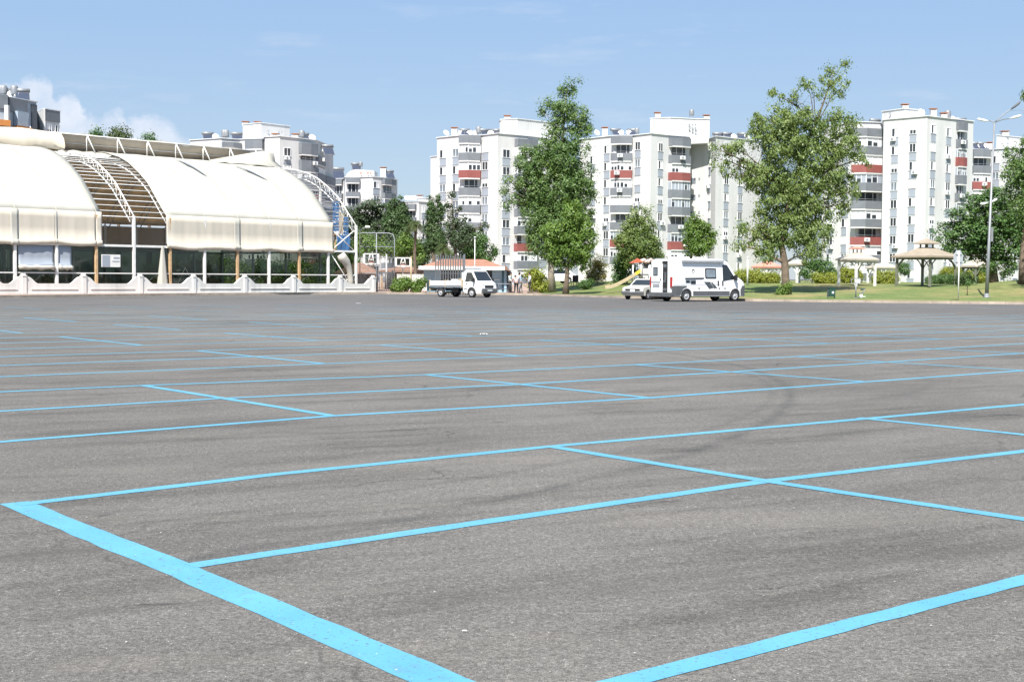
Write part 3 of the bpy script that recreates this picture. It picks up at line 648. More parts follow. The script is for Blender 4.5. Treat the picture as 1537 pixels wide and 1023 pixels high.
# ------------------------------------------------------------------ court corner: gate, fence frame, hoops, kiosks
def hoop(px, y0, y1, wpx, d, lab):
    b = onland(px, d); c = P(px, (y0+y1)/2, d); hgt = (y1-y0)*d/FPX; wid = wpx*d/FPX
    r = thing('basketball_hoop', lab, 'basketball hoop', b, R_(8), 'basketball hoops on the court'); zc = c.z-b.z
    m_ = MB().box((0, .55, zc/2), (.12, .12, zc)).box((0, .28, zc), (.09, .55, .09)); m_.build('pole', M['steelw'], r)
    m_ = MB()
    for (x, z, sx, sz) in ((0, hgt/2, wid, .11), (0, -hgt/2, wid, .11), (-wid/2, 0, .11, hgt), (wid/2, 0, .11, hgt)): m_.box((x, 0, zc+z), (sx+.1, .06, sz))
    m_.box((0, 0, zc-hgt*.12), (.5, .05, .05)); f = m_.build('backboard', M['steelw'], r)
    MB().box((0, .03, zc), (wid-.1, .02, hgt-.1)).build('board_sheet', M['hallglass'], f)
    m_ = MB(); zr = zc-hgt*.34; n = 16
    m_.tube([(.23*math.cos(2*math.pi*k/n), -.3+.23*math.sin(2*math.pi*k/n), zr) for k in range(n+1)], .02, 6); m_.box((0, -.04, zr), (.1, .1, .1)); m_.build('rim', M['redroof'], r)
    m_ = MB()
    for k in range(12):
        a = 2*math.pi*k/12; m_.tube([(.23*math.cos(a), -.3+.23*math.sin(a), zr), (.14*math.cos(a+.3), -.3+.14*math.sin(a+.3), zr-.42)], .012, 4)
        m_.tube([(.23*math.cos(a), -.3+.23*math.sin(a), zr), (.14*math.cos(a-.3), -.3+.14*math.sin(a-.3), zr-.42)], .012, 4)
    m_.build('net', M['steelw'], r)
    m_ = MB(); m_.tube([(-.28, -.04, zc-hgt*.4), (-.12, -.08, zc+hgt*.42), (.12, -.08, zc+hgt*.42), (.28, -.04, zc-hgt*.4)], .06, 6); m_.build('support_arm', M['steelw'], r)
hoop(557, 381, 396, 21, 134, 'white framed basketball backboard nearer the hall, left of the tall fence post')
hoop(605, 387, 399, 22, 138, 'white framed basketball backboard right of the tall fence post, by the palm trunk')
d = 122; b = onland(592, d); tl = P(540, 348, d); tr = P(592, 350, d)
ff = thing('court_fence_frame', 'tall grey pipe frame of the court fence with rounded corner beside the hall', 'fence', b)
mb = MB(); L = tl.x-b.x; Hh = tr.z-b.z
mb.tube([(0, 0, 0), (0, 0, Hh-.5), (-.15, 0, Hh-.12), (-.5, 0, Hh), (L, 0, Hh)], .045, 8); mb.build('pipe_frame', M['shadow_metal'], ff)
for z in (1.6, 3.0, Hh-1.2): MB().tube([(0, 0, z), (L, 0, z)], .03, 6).build('rail', M['shadow_metal'], ff)
MB().tube([(-1.6, 0, 0), (-1.6, 0, Hh-.02)], .04, 6).build('post', M['shadow_metal'], ff)
def mesh_screen(x0, x1, z0, z1, step, parent, mat):
    m_ = MB(); n = int((x1-x0+z1-z0)/step)
    for i in range(n):
        for sgn in (1, -1):
            a0 = x0-(z1-z0)+i*step; pa = Vector((a0, 0, z0)); pb = Vector((a0+(z1-z0), 0, z1))
            if pa.x < x0: q = (x0-pa.x); pa = Vector((x0, 0, z0+q))
            if pb.x > x1: q = pb.x-x1; pb = Vector((x1, 0, z1-q))
            if pb.x-pa.x < .1: continue
            if sgn < 0: pa.x, pb.x = x0+x1-pa.x, x0+x1-pb.x
            m_.tube([pa, pb], .008, 3, 0, False)
    return m_.build('wire_mesh', mat, parent)
mesh_screen(L, 0, .1, Hh-.1, .42, ff, M['steelg'])
# thin floodlight pole with a small lamp beside the hall end
b = onland(547, 121); lt = P(547, 341, 121)
fl = thing('flood_lamp', 'small white flood lamp on a thin arm at the end of the hall', 'lamp', b); hz = lt.z-b.z
MB().tube([(-.4, 0, 0), (-.4, 0, hz-.3), (-.1, -.1, hz-.05), (.2, -.15, hz)], .035, 6).build('pole', M['steelg'], fl)
MB().box((.3, -.2, hz+.03), (.42, .3, .16)).build('lamp_head', M['steelw'], fl, .03)
# dark bar gate between wall end and bushes
b = onland(567, 117); e = onland(588, 119)
gt = thing('bar_gate', 'dark metal bar gate at the end of the white boundary wall', 'gate', b, math.atan2((e-b).y, (e-b).x)); L = (e-b).xy.length; m_ = MB()
for i in range(9): m_.tube([(L*i/8, 0, .08), (L*i/8, 0, 1.75)], .022, 6)
m_.box((L/2, 0, .12), (L, .05, .05)).box((L/2, 0, 1.68), (L, .05, .05)); m_.build('gate_leaf', M['greyplastic'], gt)
for x in (-.1, L+.1): MB().box((x, 0, .95), (.1, .1, 1.9)).build('gate_post', M['greyplastic'], gt)
# white low wall behind the bushes, pale fence posts
b = onland(596, 134); e = onland(662, 134)
lw = thing('court_wall', 'low plain white wall behind the green bushes beside the truck', 'wall', b); L = e.x-b.x
m_ = MB().box((L/2, 0, .75), (L, .2, 1.5)).box((L/2, 0, 1.53), (L+.05, .28, .07)); m_.build('wall_panel', M['whitewall'], lw)
for i, (px, yt, d) in enumerate(((580, 383, 135), (617, 386, 124))):
    b = onland(px, d); t = P(px, yt, d); o = MB().tube([(0, 0, 0), (0, 0, t.z-b.z)], .07, 8).lathe([(.1, 0), (.1, .06), (.0, .09)], 8, (0, 0, t.z-b.z)).build('fence_post', M['steelw'] if i == 0 else M['sand'], None, 0, b)
    tag(o, ['white fence post between the two basketball backboards', 'pale fence post rising in front of the palm trunk behind the bushes'][i], 'post', 'court fence posts')
def kiosk(px0, px1, ye, yr, d, depth, lab, roofm, wallm, posts=True):
    b = onland((px0+px1)/2, d); x0 = P(px0, 415, d).x-b.x; x1 = P(px1, 415, d).x-b.x; ze = P(px0, ye, d).z-b.z; zr = P(px0, yr, d+depth/2).z-b.z
    r = thing('kiosk', lab, 'kiosk', b); m_ = MB(); q = .25; dx = (x1-x0)*.42
    vs = [(x0, 0, ze), (x1, 0, ze), (x1, depth, ze), (x0, depth, ze), (x0+dx, depth*.45, zr), (x1-dx, depth*.45, zr), (x1-dx, depth*.55, zr), (x0+dx, depth*.55, zr)]
    m_.add(vs, [(0, 1, 5, 4), (1, 2, 6, 5), (2, 3, 7, 6), (3, 0, 4, 7), (4, 5, 6, 7), (3, 2, 1, 0)]); m_.box(((x0+x1)/2, depth/2, ze-.09), (x1-x0, depth, .16)); m_.build('roof', roofm, r)
    m_ = MB(); a = (x1-x0)*.1
    m_.box(((x0+x1)/2, depth*.6, (ze-.18)/2), (x1-x0-2*a, depth*.6, ze-.18)); wl = m_.build('wall', wallm, r)
    m_ = MB().box(((x0+x1)/2+.3, depth*.29, 1.25), (.9, .04, 1.0)); m_.build('window', M['glassm'], wl)
    for x in (x0+a*.6, x1-a*.6): MB().box((x, .35, (ze-.18)/2), (.16, .16, ze-.18)).build('post', M['wood'], r)
    return r
kiosk(502, 566, 408, 394, 130, 5, 'kiosk with low brown tiled roof and dark walls just behind the end of the hall', M['tilebrown'], M['greyplastic'])
kiosk(568, 640, 406, 399, 142, 5, 'kiosk with brown roof behind the basketball court and the white low wall', M['tilebrown'], M['dgrey'])
# blue kiosk building with tiled roof
d = 121; b = onland(698, d); X = lambda px: P(px, 415, d).x-b.x; Zk = lambda py, dd=d: P(698, py, dd).z-b.z
bk = thing('ticket_building', 'low teal building with white fascia and orange tiled roof behind the flatbed truck', 'building', b)
m_ = MB().box(((X(640)+X(758))/2, 3.3, Zk(404)/2), (X(758)-X(640), 5.4, Zk(404))); wl = m_.build('wall', M['teal'], bk)
m_ = MB().box(((X(629)+X(758))/2, 2.9, Zk(402.5)), (X(758)-X(629), 7.2, .32)); m_.build('fascia', M['steelw'], bk, .02)
m_ = MB(); z0 = Zk(400.4); z1 = Zk(389, d+3); vs = [(X(632), -.6, z0), (X(757), -.6, z0), (X(757), 6.4, z0), (X(632), 6.4, z0), (X(662), 2.9, z1), (X(726), 2.9, z1)]
m_.add(vs, [(0, 1, 5, 4), (1, 2, 5), (2, 3, 4, 5), (3, 0, 4), (3, 2, 1, 0)]); m_.build('roof', M['tile'], bk)
m_ = MB(); z0 = Zk(404.6); vs = [(X(757.5), -.9, z0), (X(766), -.9, z0-.1), (X(766), 6, z0-.1), (X(757.5), 6, z0), (X(757.5), -.9, z0+.5), (X(757.5), 6, z0+.5)]
m_.add(vs, [(0, 1, 4), (1, 2, 5, 4), (2, 3, 5), (0, 4, 5, 3), (3, 2, 1, 0)]); m_.build('porch_roof', M['tilebrown'], bk)
dr = MB().box((X(746), .57, 1.05), (.85, .08, 2.1)).build('door', M['bluewall'], bk); MB().box((X(746)+.32, .5, 1.0), (.05, .06, .14)).build('handle', M['steelg'], dr)
dr = MB().box((X(737), .57, 1.75), (1.5, .06, 1.2)).build('window', M['glassd'], bk); MB().box((X(737), .54, 1.12), (1.6, .12, .07)).build('sill', M['steelw'], dr)
m_ = MB().box((X(648), .57, 1.65), (1.5, .06, 1.3)); m_.build('window', M['bluewall'], bk)
m_ = MB().box((X(675), .57, 1.65), (1.6, .06, 1.3)); m_.build('window', M['glassd'], bk)
m_ = MB().box((X(758.5), .4, Zk(405)/2), (.22, .22, Zk(405))); m_.build('post', M['bluewall'], bk)
m_ = MB().box((X(763), 2.5, Zk(405)/2), (.5, 4, Zk(405))); m_.build('porch_wall', M['dgrey'], bk)
# dark slatted fence in front of it
b = onland(654, 116); e = onland(695, 116); sf = thing('slat_fence', 'tall dark grey fence of upright slats between the truck bed and the teal building', 'fence', b); L = e.x-b.x; zt = P(660, 381, 116).z-b.z
m_ = MB(); 
for i in range(12): m_.box((L*i/11, 0, zt/2), (.10, .05, zt-(.25*(i % 2))))
m_.build('slats', M['greyplastic'], sf); m_ = MB()
for z in (.3, zt*.5, zt-.4): m_.box((L/2, .05, z), (L, .05, .07))
m_.build('rail', M['greyplastic'], sf); MB().box((L+.1, 0, zt*.5), (.16, .16, zt)).build('post', M['dgrey'], sf)
b = onland(712.5, 117); t = P(712.5, 357, 117); o = MB().tube([(0, 0, 0), (0, 0, t.z-b.z)], [.05, .03], 8).lathe([(.09, 0), (.09, .08), (.0, .12)], 8, (0, 0, t.z-b.z)).build('flag_pole', M['steelw'], None, 0, b); tag(o, 'thin bare white pole standing above the orange tiled roof', 'pole')
# ------------------------------------------------------------------ apartment buildings
PROTO = {}
def window_proto(kind, wd):
    key = (kind, round(wd, 1))
    if key in PROTO: return PROTO[key]
    h = 1.3; fr = MB()
    fr.box((0, -.02, h/2), (wd, .10, .07)).box((0, -.02, -h/2), (wd+.16, .16, .07))
    for x in (-wd/2+.035, wd/2-.035, 0): fr.box((x, -.02, 0), (.07, .10, h-.07))
    pn = MB()
    if kind == 'closed': pn.box((0, -.005, 0), (wd-.1, .06, h-.08), 0)
    elif kind == 'half':
        pn.box((-wd/4, .005, 0), (wd/2-.1, .04, h-.08), 1); pn.box((wd/4, .005, 0), (wd/2-.1, .04, h-.08), 0)
    elif kind == 'blind':
        pn.box((0, .0, h*.22), (wd-.1, .05, h*.5), 0); pn.box((0, .005, -h*.25), (wd-.1, .04, h*.45), 1)
    else: pn.box((0, .005, 0), (wd-.1, .04, h-.08), 1 if kind == 'dark' else 2)
    PROTO[key] = (fr.mesh('window', M['frame']), pn.mesh('pane', [M['glassw'], M['glassd'], M['glassm']]))
    return PROTO[key]
PAN = {}
def panel_proto(wd):
    k = round(wd, 1)
    if k not in PAN: PAN[k] = MB().box((0, -.01, 0), (wd, .06, 1.18)).box((0, -.03, -.68), (wd+.1, .12, .14), 1).mesh('spandrel_panel', [M['panel'], M['shadow_metal']])  # lower grey strip stands in for the shadow of the window recess
    return PAN[k]
ACM = None
def ac_mesh():
    global ACM
    if not ACM:
        m_ = MB().box((0, -.2, 0), (.85, .32, .58), 0).box((0, -.17, -.32), (.7, .3, .05), 1); m_.lathe([(.22, 0), (.22, .02)], 14, (0, 0, 0), 1, False, Matrix.Translation((-.1, -.365, 0)) @ Matrix.Rotation(R_(90), 4, 'X'))
        ACM = m_.mesh('air_conditioner', [M['frame'], M['shadow_metal']])
    return ACM
DISH = None
def dish_mesh():
    global DISH
    if not DISH:
        m_ = MB(); m_.tube([(0, 0, 0), (0, 0, .9)], .04, 6); tr_ = Matrix.Translation((0, -.1, 1.0)) @ Matrix.Rotation(R_(60), 4, 'X')
        m_.lathe([(.0, .0), (.3, .03), (.55, .12), (.6, .16), (.55, .15), (.3, .06), (.0, .03)], 14, (0, 0, 0), 0, True, tr_); m_.tube([(0, -.2, .7), (0, -.75, 1.2)], .02, 5)
        DISH = m_.mesh('satellite_dish', [M['frame']])
    return DISH
SOL = None
def solar_mesh():
    global SOL
    if not SOL:
        m_ = MB(); m_.box((0, -.6, .65), (1.9, .06, 1.7), 0, Matrix.Translation((0, -.6, .65)) @ Matrix.Rotation(R_(40), 4, 'X') @ Matrix.Translation((0, .6, -.65)) @ Matrix.Rotation(R_(0), 4, 'X'))
        m_ = MB(); mt = Matrix.Translation((0, -.5, .7)) @ Matrix.Rotation(R_(45), 4, 'X')
        m_.box((0, 0, 0), (1.9, 1.9, .07), 0, mt); m_.box((0, 0, .04), (1.75, 1.75, .02), 1, mt)
        m_.tube([(-1., .3, 1.65), (1., .3, 1.65)], .28, 12, 0)
        for x in (-.8, .8): m_.tube([(x, .3, 0), (x, .3, 1.5)], .03, 5, 0)
        SOL = m_.mesh('solar_heater', [M['steelg'], M['collector']])
    return SOL
TANK = None
def tank_mesh():
    global TANK
    if not TANK:
        m_ = MB(); m_.lathe([(.5, 0), (.52, .2), (.52, 1.0), (.4, 1.25), (.15, 1.3)], 14, (0, 0, 1.0)); 
        for a, b in ((-1, -1), (1, -1), (1, 1), (-1, 1)): m_.tube([(a*.35, b*.35, 0), (a*.35, b*.35, 1.0)], .03, 5)
        TANK = m_.mesh('water_tank', [M['steelg']])
    return TANK
class Bld:
    def __init__(s, name, label, pts, zt, back=14, cat='apartment block', mat='wall', group=None):
        # pts: list of (px, depth) along the visible front, left to right
        s.pl = [S(*p) for p in pts]; c = s.pl[len(s.pl)//2]; s.o = Vector((c.x, c.y, 0))
        s.r = thing(name, label, cat, (c.x, c.y, 0), 0, group); s.zt = zt
        s.pl = [p-c for p in s.pl]
        b0, b1 = s.pl[0], s.pl[-1]
        e1 = (b1+c)*(1+back/(b1+c).y)-c; e0 = (b0+c)*(1+back/(b0+c).y)-c
        poly = list(s.pl)+[e1, e0]
        m_ = MB(); m_.prism(poly, -.5, zt); s.body = m_.build('wall', [M[mat]], s.r)
        m_ = MB().wall(s.pl, zt+.003, zt+.12, .34); m_.build('coping', M['wall2'], s.r)
    def facet(s, px, i=None):
        # where the sight line at px crosses the front
        k = ray(px, 330); k = k.x/k.y
        for j, (a, b) in enumerate(zip(s.pl[:-1], s.pl[1:])):
            if i is not None and j != i: continue
            A = a+s.o.xy; D = b-a; den = D.x-k*D.y
            if abs(den) < 1e-6: continue
            t = (k*A.y-A.x)/den
            if -.02 <= t <= 1.02 or i is not None:
                p = a+D*t; d = D.normalized(); return p, d
        p = s.pl[0] if px < 500 and px < CXP+FPX*(s.pl[0]+s.o.xy).x/(s.pl[0]+s.o.xy).y+9 else s.pl[-1]
        a, b = (s.pl[0], s.pl[1]) if p is s.pl[0] else (s.pl[-2], s.pl[-1])
        return p.copy(), (b-a).normalized()
    def mat_at(s, p, d, z, out=0):
        n = Vector((d.y, -d.x)); q = p+n*out
        return Matrix.Translation((q.x, q.y, z)) @ Matrix.Rotation(math.atan2(d.y, d.x), 4, 'Z')
    def column(s, px, top, per, rows, wd=1.35, i=None, seed=0, acs=.2, panel=True, first=0, skip=()):
        p, d = s.facet(px, i); rr = random.Random(px*7+seed)
        for k in range(first, rows):
            if k in skip: continue
            z = top-k*per
            if z < 1.5: break
            kind = rr.choice(['half', 'blind', 'grey', 'half', 'grey', 'blind', 'dark', 'dark', 'closed', 'half'])
            fm, pm = window_proto(kind, wd)
            wo = link('window', fm, s.r, 0, None, s.mat_at(p, d, z, .03)); link('pane', pm, wo)
            if panel: link('spandrel_panel', panel_proto(wd), s.r, 0, None, s.mat_at(p, d, z-1.33, .02))
            if rr.random() < acs: link('air_conditioner', ac_mesh(), s.r, 0, None, s.mat_at(p+d*rr.choice((-.2, .5)), d, z-1.0, .05))
    def balconies(s, pxs, dep, top, per, rows, reds=(), opens=(), hgt=1.22, prow=.5, i=None, first=0):
        a, da = s.facet(pxs[0], i); b, db = s.facet(pxs[1], i); na = Vector((da.y, -da.x)); nb = Vector((db.y, -db.x))
        mid = (a+b)/2; nm = ((na+nb)/2).normalized(); t = (b-a).normalized()
        line = [a+na*dep*.9, mid+nm*(dep+prow), b+nb*dep*.9]; full = [a+na*.02]+line+[b+nb*.02]
        rr = random.Random(int(pxs[0]))
        for k in range(first, rows):
            z = top-k*per; m_ = MB()
            if z < 1: break
            m_.wall(full, z-hgt, z, .14); pb = m_.build('balcony', M['red'] if k in reds else M['grey'], s.r)
            m_ = MB().prism([a]+[p+nm*.06 for p in line]+[b], z-hgt-.24, z-hgt-.003); m_.build('slab', M['wall'], pb)
            zb, zl = z-hgt-.245, z-per+.003
            if zb-zl < .3: continue
            if k in opens:
                ma = s.mat_at(mid-nm*(.0), t, (zb+zl)/2, .06)
                w_ = (b-a).length
                m2 = MB().box((0, 0, 0), (w_*.7, .06, zb-zl-.05), 0).box((-w_*.12, -.05, 0), (.09, .05, zb-zl-.05), 1).box((w_*.2, -.05, 0), (.09, .05, zb-zl-.05), 1)
                link('balcony_door', m2.mesh('balcony_door', [M['glassd'], M['frame']]), pb, 0, None, ma)
                if rr.random() < .7:
                    q = line[0]; m2 = MB().tube([(full[1].x, full[1].y, zl+.25), (full[2].x, full[2].y, zl+.25), (full[3].x, full[3].y, zl+.25)], .03, 5); link('railing', m2.mesh('railing', [M['steelg']]), pb)
            else:
                inn = [a+na*.02]+[p-nm*.12 for p in line]+[b+nb*.02]
                m2 = MB().wall(inn, zl, zb, .06)
                gl = link('glazing', m2.mesh('glazing', [M['glassw'] if rr.random() < .6 else M['panel']]), pb)
                m2 = MB(); 
                for e0, e1 in ((0, 1), (1, 2)):
                    A, B_ = line[e0]-nm*.12, line[e1]-nm*.12; D = (B_-A); ang = math.atan2(D.y, D.x); nn = Vector((D.y, -D.x)).normalized()
                    n = 3
                    for j in range(n):
                        if rr.random() < .42:
                            c = A+D*((j+.5)/n)+nn*.045; hh = (zb-zl)*rr.choice((.4, .55)); m2.box((c.x, c.y, zl+.1+hh/2), (D.length/n*.72, .03, hh), 0, None, ang)
                    for j in range(n+1):
                        c = A+D*(j/n)+nn*.04; m2.box((c.x, c.y, (zb+zl)/2), (.07, .06, zb-zl), 1, None, ang)
                    c = A+D*.5+nn*.06; m2.box((c.x, c.y, zb-.12), (D.length, .05, .16), 2, None, ang)
                if m2.v: link('pane', m2.mesh('pane', [M['glassd'], M['frame'], M['shadow_metal']]), pb)
                if rr.random() < .3: link('air_conditioner', ac_mesh(), s.r, 0, None, s.mat_at(line[1]+t*rr.uniform(-.5, .8), t, z-.45, .1))
    def block(s, pts, z0, z1, back=8, name='roof_block', mat='wall'):
        q = [S(*p)-s.o.xy for p in pts]
        m_ = MB().prism(q+[(q[-1]+s.o.xy)*(1+back/(q[-1]+s.o.xy).y)-s.o.xy, (q[0]+s.o.xy)*(1+back/(q[0]+s.o.xy).y)-s.o.xy], z0, z1); o = m_.build(name, M[mat], s.r)
        m_ = MB().wall(q, z1+.003, z1+.1, .25); link('coping', m_.mesh('coping', [M['wall2']]), o); return o
    def chimney(s, px, d, z0, h, wd=.9, cap='rust'):
        q = S(px, d)-s.o.xy; m_ = MB().box((0, 0, h/2), (wd, wd, h)); c = m_.build('chimney', M['wall'], s.r, 0, (q.x, q.y, z0))
        m_ = MB().box((0, 0, h+.22), (wd+.25, wd+.25, .12)).box((0, 0, h+.08), (wd*.7, wd*.7, .17)); m_.build('cap', M[cap], c)
    def put(s, px, d, z0, what, rz=0, sc_=1):
        q = S(px, d)-s.o.xy; me = {'dish': dish_mesh, 'solar': solar_mesh, 'tank': tank_mesh}[what]()
        link({'dish': 'satellite_dish', 'solar': 'solar_heater', 'tank': 'water_tank'}[what], me, s.r, 0, None, Matrix.Translation((q.x, q.y, z0)) @ Matrix.Rotation(rz, 4, 'Z') @ Matrix.Scale(sc_, 4))
    def holes(s, px, d, z, n, step=.55, mat='shadow_metal'):
        q = S(px, d)-s.o.xy; m_ = MB()
        for i in range(n): m_.box((q.x+i*step, q.y-.03, z), (.3, .08, .36))
        m_.build('vent_opening', M[mat], s.r)
def ZA(px, py, d): return P(px, py, d).z
PER = 2.82
# left tower
B = Bld('apartment_block', 'white apartment tower left of the tall plane trees, one red balcony near its top', [(655, 230), (693, 225.4), (720, 225.6), (746, 222.2), (790, 226), (830, 231)], ZA(706, 203, 225))
d = 225; zt = B.zt
for px in (664.5, 684, 728, 759): B.column(px, ZA(px, 228 if px < 700 else 223 if px < 740 else 232, d), PER, 9, 1.5, acs=.25 if px < 700 else .15)
B.balconies((693.4, 720), .8, zt-.02, PER, 9, (2,), (2,), 1.25, .55)
B.balconies((772, 800), 1.0, ZA(785, 209, d), PER, 9, (6,), (3, 5), 1.25, .1)
B.column(815, ZA(800, 226, d), PER, 9, 1.4)
B.block([(750, 228), (775, 226.5), (838, 233)], zt-.3, ZA(770, 180, 228))
B.block([(645.5, 233), (656.5, 231.5)], -.4, ZA(650, 235, 232), 8, 'side_wing')
B.chimney(681, 230, zt-.2, 1.7, .95); B.chimney(753, 228.6, zt, 2.4, .9); B.chimney(760, 232, ZA(770, 180, 228), .9, 1.0)
for px, wt, rz in ((668, 'dish', .6), (688, 'dish', -.5), (692.5, 'dish', .9), (697, 'solar', .3), (704, 'dish', -.3), (712, 'dish', .4), (717, 'tank', 0), (727, 'solar', .5), (735, 'dish', .2), (741, 'solar', -.3)): B.put(px, 230, zt-.1, wt, rz, .9)
# centre tower
B = Bld('apartment_block', 'wide white apartment block between the two tall trees, its roof tower carrying a tank', [(868, 234), (920, 227.5), (948, 227), (975, 223.6), (1002, 226.4), (1031, 228.5), (1033, 234), (1062, 231.5), (1072, 227.5), (1140, 235)], ZA(975, 201, 224))
zt = B.zt; d = 226
for px, py in ((889, 236), (910, 222), (956.5, 219), (990, 222)): B.column(px, ZA(px, py, d), PER, 9, 1.25 if px != 990 else 1.1, acs=.2)
for px, py in ((1064.5, 218), (1089, 245), (1110, 246)): B.column(px, ZA(px, py, d+3), PER, 8, 1.1, acs=.25)
B.balconies((920.3, 947.6), .7, zt-.05, PER, 9, (2, 6), (0, 4), 1.25, .45)
B.balconies((1002.5, 1030.6), .9, zt-.35, PER, 9, (2, 6), (0, 4), 1.3, .2)
q = B.block([(973.5, 231), (1004, 229.5), (1040, 231), (1062, 231.3)], zt-.2, ZA(1010, 177.5, 230))
m_ = MB(); A = S(1031.3, 231.0)-B.o.xy; C_ = S(1061, 229)-B.o.xy; m_.prism([A, C_, C_+Vector((0, 3)), A+Vector((0, 3.4))], zt-.9, zt+.4); m_.build('overhang', M['wall'], B.r)
for k in range(2, 9):
    p, dd = B.facet(1040, 6); m_ = MB().box((0, 0, 0), (.9, .06, .9)); link('stair_window', m_.mesh('stair_window', [M['glassm']]), B.r, 0, None, B.mat_at(p, dd, zt-1.2-k*PER, .02)); link('vent_opening', MB().box((0, 0, 0), (.35, .06, .4)).box((-.9, 0, 0), (.35, .06, .4)).mesh('vent_opening', [M['shadow_metal']]), B.r, 0, None, B.mat_at(B.facet(1049, 6)[0], dd, zt-.9-k*PER, .02))
for r_ in range(2): B.holes(1032, 230.4, ZA(1032, 187+r_*5, 230), 3, .5)
B.chimney(984, 232, ZA(1010, 177.5, 230), .9, .9); B.chimney(1057, 232.6, ZA(1010, 177.5, 230)-.6, 1.2, .9); B.chimney(905.5, 231, zt, 1.5, .9)
B.chimney(978, 231.5, zt, 3.0, .7)
for px, wt, rz, s_ in ((1035, 'tank', 0, .8),): B.put(px, 233, ZA(1010, 177.5, 230), wt, rz, s_)
B.put(953.5, 231, zt, 'tank', 0, .75)
for px, wt, rz in ((893, 'dish', .5), (923, 'solar', .4), (930, 'dish', -.3), (941, 'dish', .3), (946, 'solar', -.4), (990, 'solar', .6), (1001, 'dish', .3), (1012, 'dish', -.4), (1075, 'solar', .1), (1090, 'solar', .5), (1098, 'dish', .2), (1111, 'solar', -.3), (1117, 'dish', .5)): B.put(px, 231 if px < 1060 else 236, zt-.1, wt, rz, .9)
# right tower
d = 212
B = Bld('apartment_block', 'white apartment tower behind the gazebos, pointed corner towards the lot and rounded grey balconies', [(1232, 226), (1282, 219.5), (1321, 220.5), (1322, 216.5), (1387, 211.2), (1432, 215.5), (1446, 216.8), (1456, 217.8)], ZA(1387, 175, 211.5))
zt = B.zt; p2 = 2.77
for px, py in ((1341, 198), (1368, 196), (1398, 196), (1421, 198.5)): B.column(px, ZA(px, py, d+2), p2, 10, 1.15, acs=.22)
B.column(1268, ZA(1268, 230, 221), p2, 9, 1.4); B.column(1246, ZA(1246, 232, 223), p2, 9, 1.4)
B.balconies((1284, 1319.5), 1.1, ZA(1300, 194, 220), 2.85, 9, (2, 6), (3, 5), 1.25, .9)
B.balconies((1432.6, 1445.5), .5, ZA(1440, 183, 216), p2, 10, (2,), (0, 3, 5), 1.35, .05)
B.block([(1319, 219), (1352, 215), (1381, 217)], zt-.3, ZA(1345, 164.5, 216), 7)
B.holes(1331, 217.2, ZA(1331, 171, 217.6), 4, .45); B.chimney(1353, 217, ZA(1345, 164.5, 216), .7, .9); B.chimney(1395.5, 216, zt-.1, 1.6, .85); B.chimney(1411, 218, zt-.4, 1.5, .9)
B.put(1417, 219, zt-.4, 'tank', 0, 1); B.put(1425, 219, zt-.6, 'dish', .5); B.put(1438, 221, zt-.9, 'solar', .3, 1); B.put(1443, 221, zt-.9, 'dish', .3); B.put(1377, 215, zt, 'dish', .3); B.put(1311, 222, ZA(1300, 194, 220), 'solar', .5); B.put(1308, 222, ZA(1300, 194, 220), 'dish', .5)
# far right
d = 250
B = Bld('apartment_block', 'white apartment block at the right edge behind the street lamp, with one red balcony', [(1452, 248), (1482, 249), (1512, 246), (1580, 256)], ZA(1482, 225, 249))
zt = B.zt; p3 = 2.9
B.column(1493, ZA(1493, 241, d), p3, 9, 1.3); B.column(1525, ZA(1520, 243, d), p3, 9, 1.3)
B.balconies((1456, 1481.5), .8, zt, p3, 8, (2,), (0,), 1.35, .2); B.block([(1491, 252), (1545, 258)], zt-.2, ZA(1510, 203, 252))
B.holes(1500, 251.6, ZA(1503, 216, 252), 2, 1.0); B.chimney(1503, 254, ZA(1510, 203, 252), .7, 1.2); B.chimney(1480, 254, zt, 1.6, 1.0)
for px, wt in ((1461, 'solar'), (1466, 'dish'), (1471, 'solar'), (1475, 'dish')): B.put(px, 252, zt, wt, .3, .9)
# behind the hall
d = 235
B = Bld('apartment_block', 'stepped white and grey apartment block rising behind the ridge of the sports hall', [(286, 236), (333, 232), (360, 234), (371, 233), (397, 232), (398, 229.5), (420, 228), (448, 231), (473, 234), (485, 240), (500, 247)], ZA(400, 206.5, 230), 14)
zt = B.zt
B.column(431, ZA(431, 228, 229), 2.85, 9, 1.5); B.column(346, ZA(346, 240, 234), 2.85, 9, 1.5)
B.balconies((334, 359.5), .8, zt-.6, 2.85, 9, (), (1,), 1.5, .2); B.balconies((371.5, 396.6), .8, zt-.2, 2.85, 9, (), (1,), 1.5, .2)
B.balconies((448.6, 472.6), .8, zt-.7, 2.85, 9, (3,), (0,), 1.9, .2); B.balconies((473.6, 484.6), .5, zt-2.6, 2.85, 9, (), (1,), 1.4, .1)
B.balconies((485.6, 499.4), .5, zt-5.5, 2.85, 9, (), (2,), 1.4, .1)
B.block([(365, 238), (392, 235), (435, 240)], zt-.2, ZA(400, 187.5, 238)); B.holes(398, 236, ZA(398, 197, 236), 2, .6); B.holes(418, 238, ZA(418, 198, 238), 2, .6)
B.chimney(369, 240, ZA(400, 187.5, 238), .5, 1.0); B.chimney(387, 240, ZA(400, 187.5, 238), .5, 1.0); B.chimney(413, 233, zt, .7, .9); B.chimney(443, 234, zt, .8, 1.0)
for px, wt in ((313, 'solar'), (324, 'dish'), (337, 'tank'), (340, 'tank'), (356, 'solar'), (375, 'dish'), (380, 'dish'), (453, 'tank'), (456, 'solar'), (468, 'dish'), (474, 'dish'), (480, 'dish'), (492, 'solar')): B.put(px, 238, zt-.2 if px < 470 else zt-2.2, wt, .4, 1)
d = 290
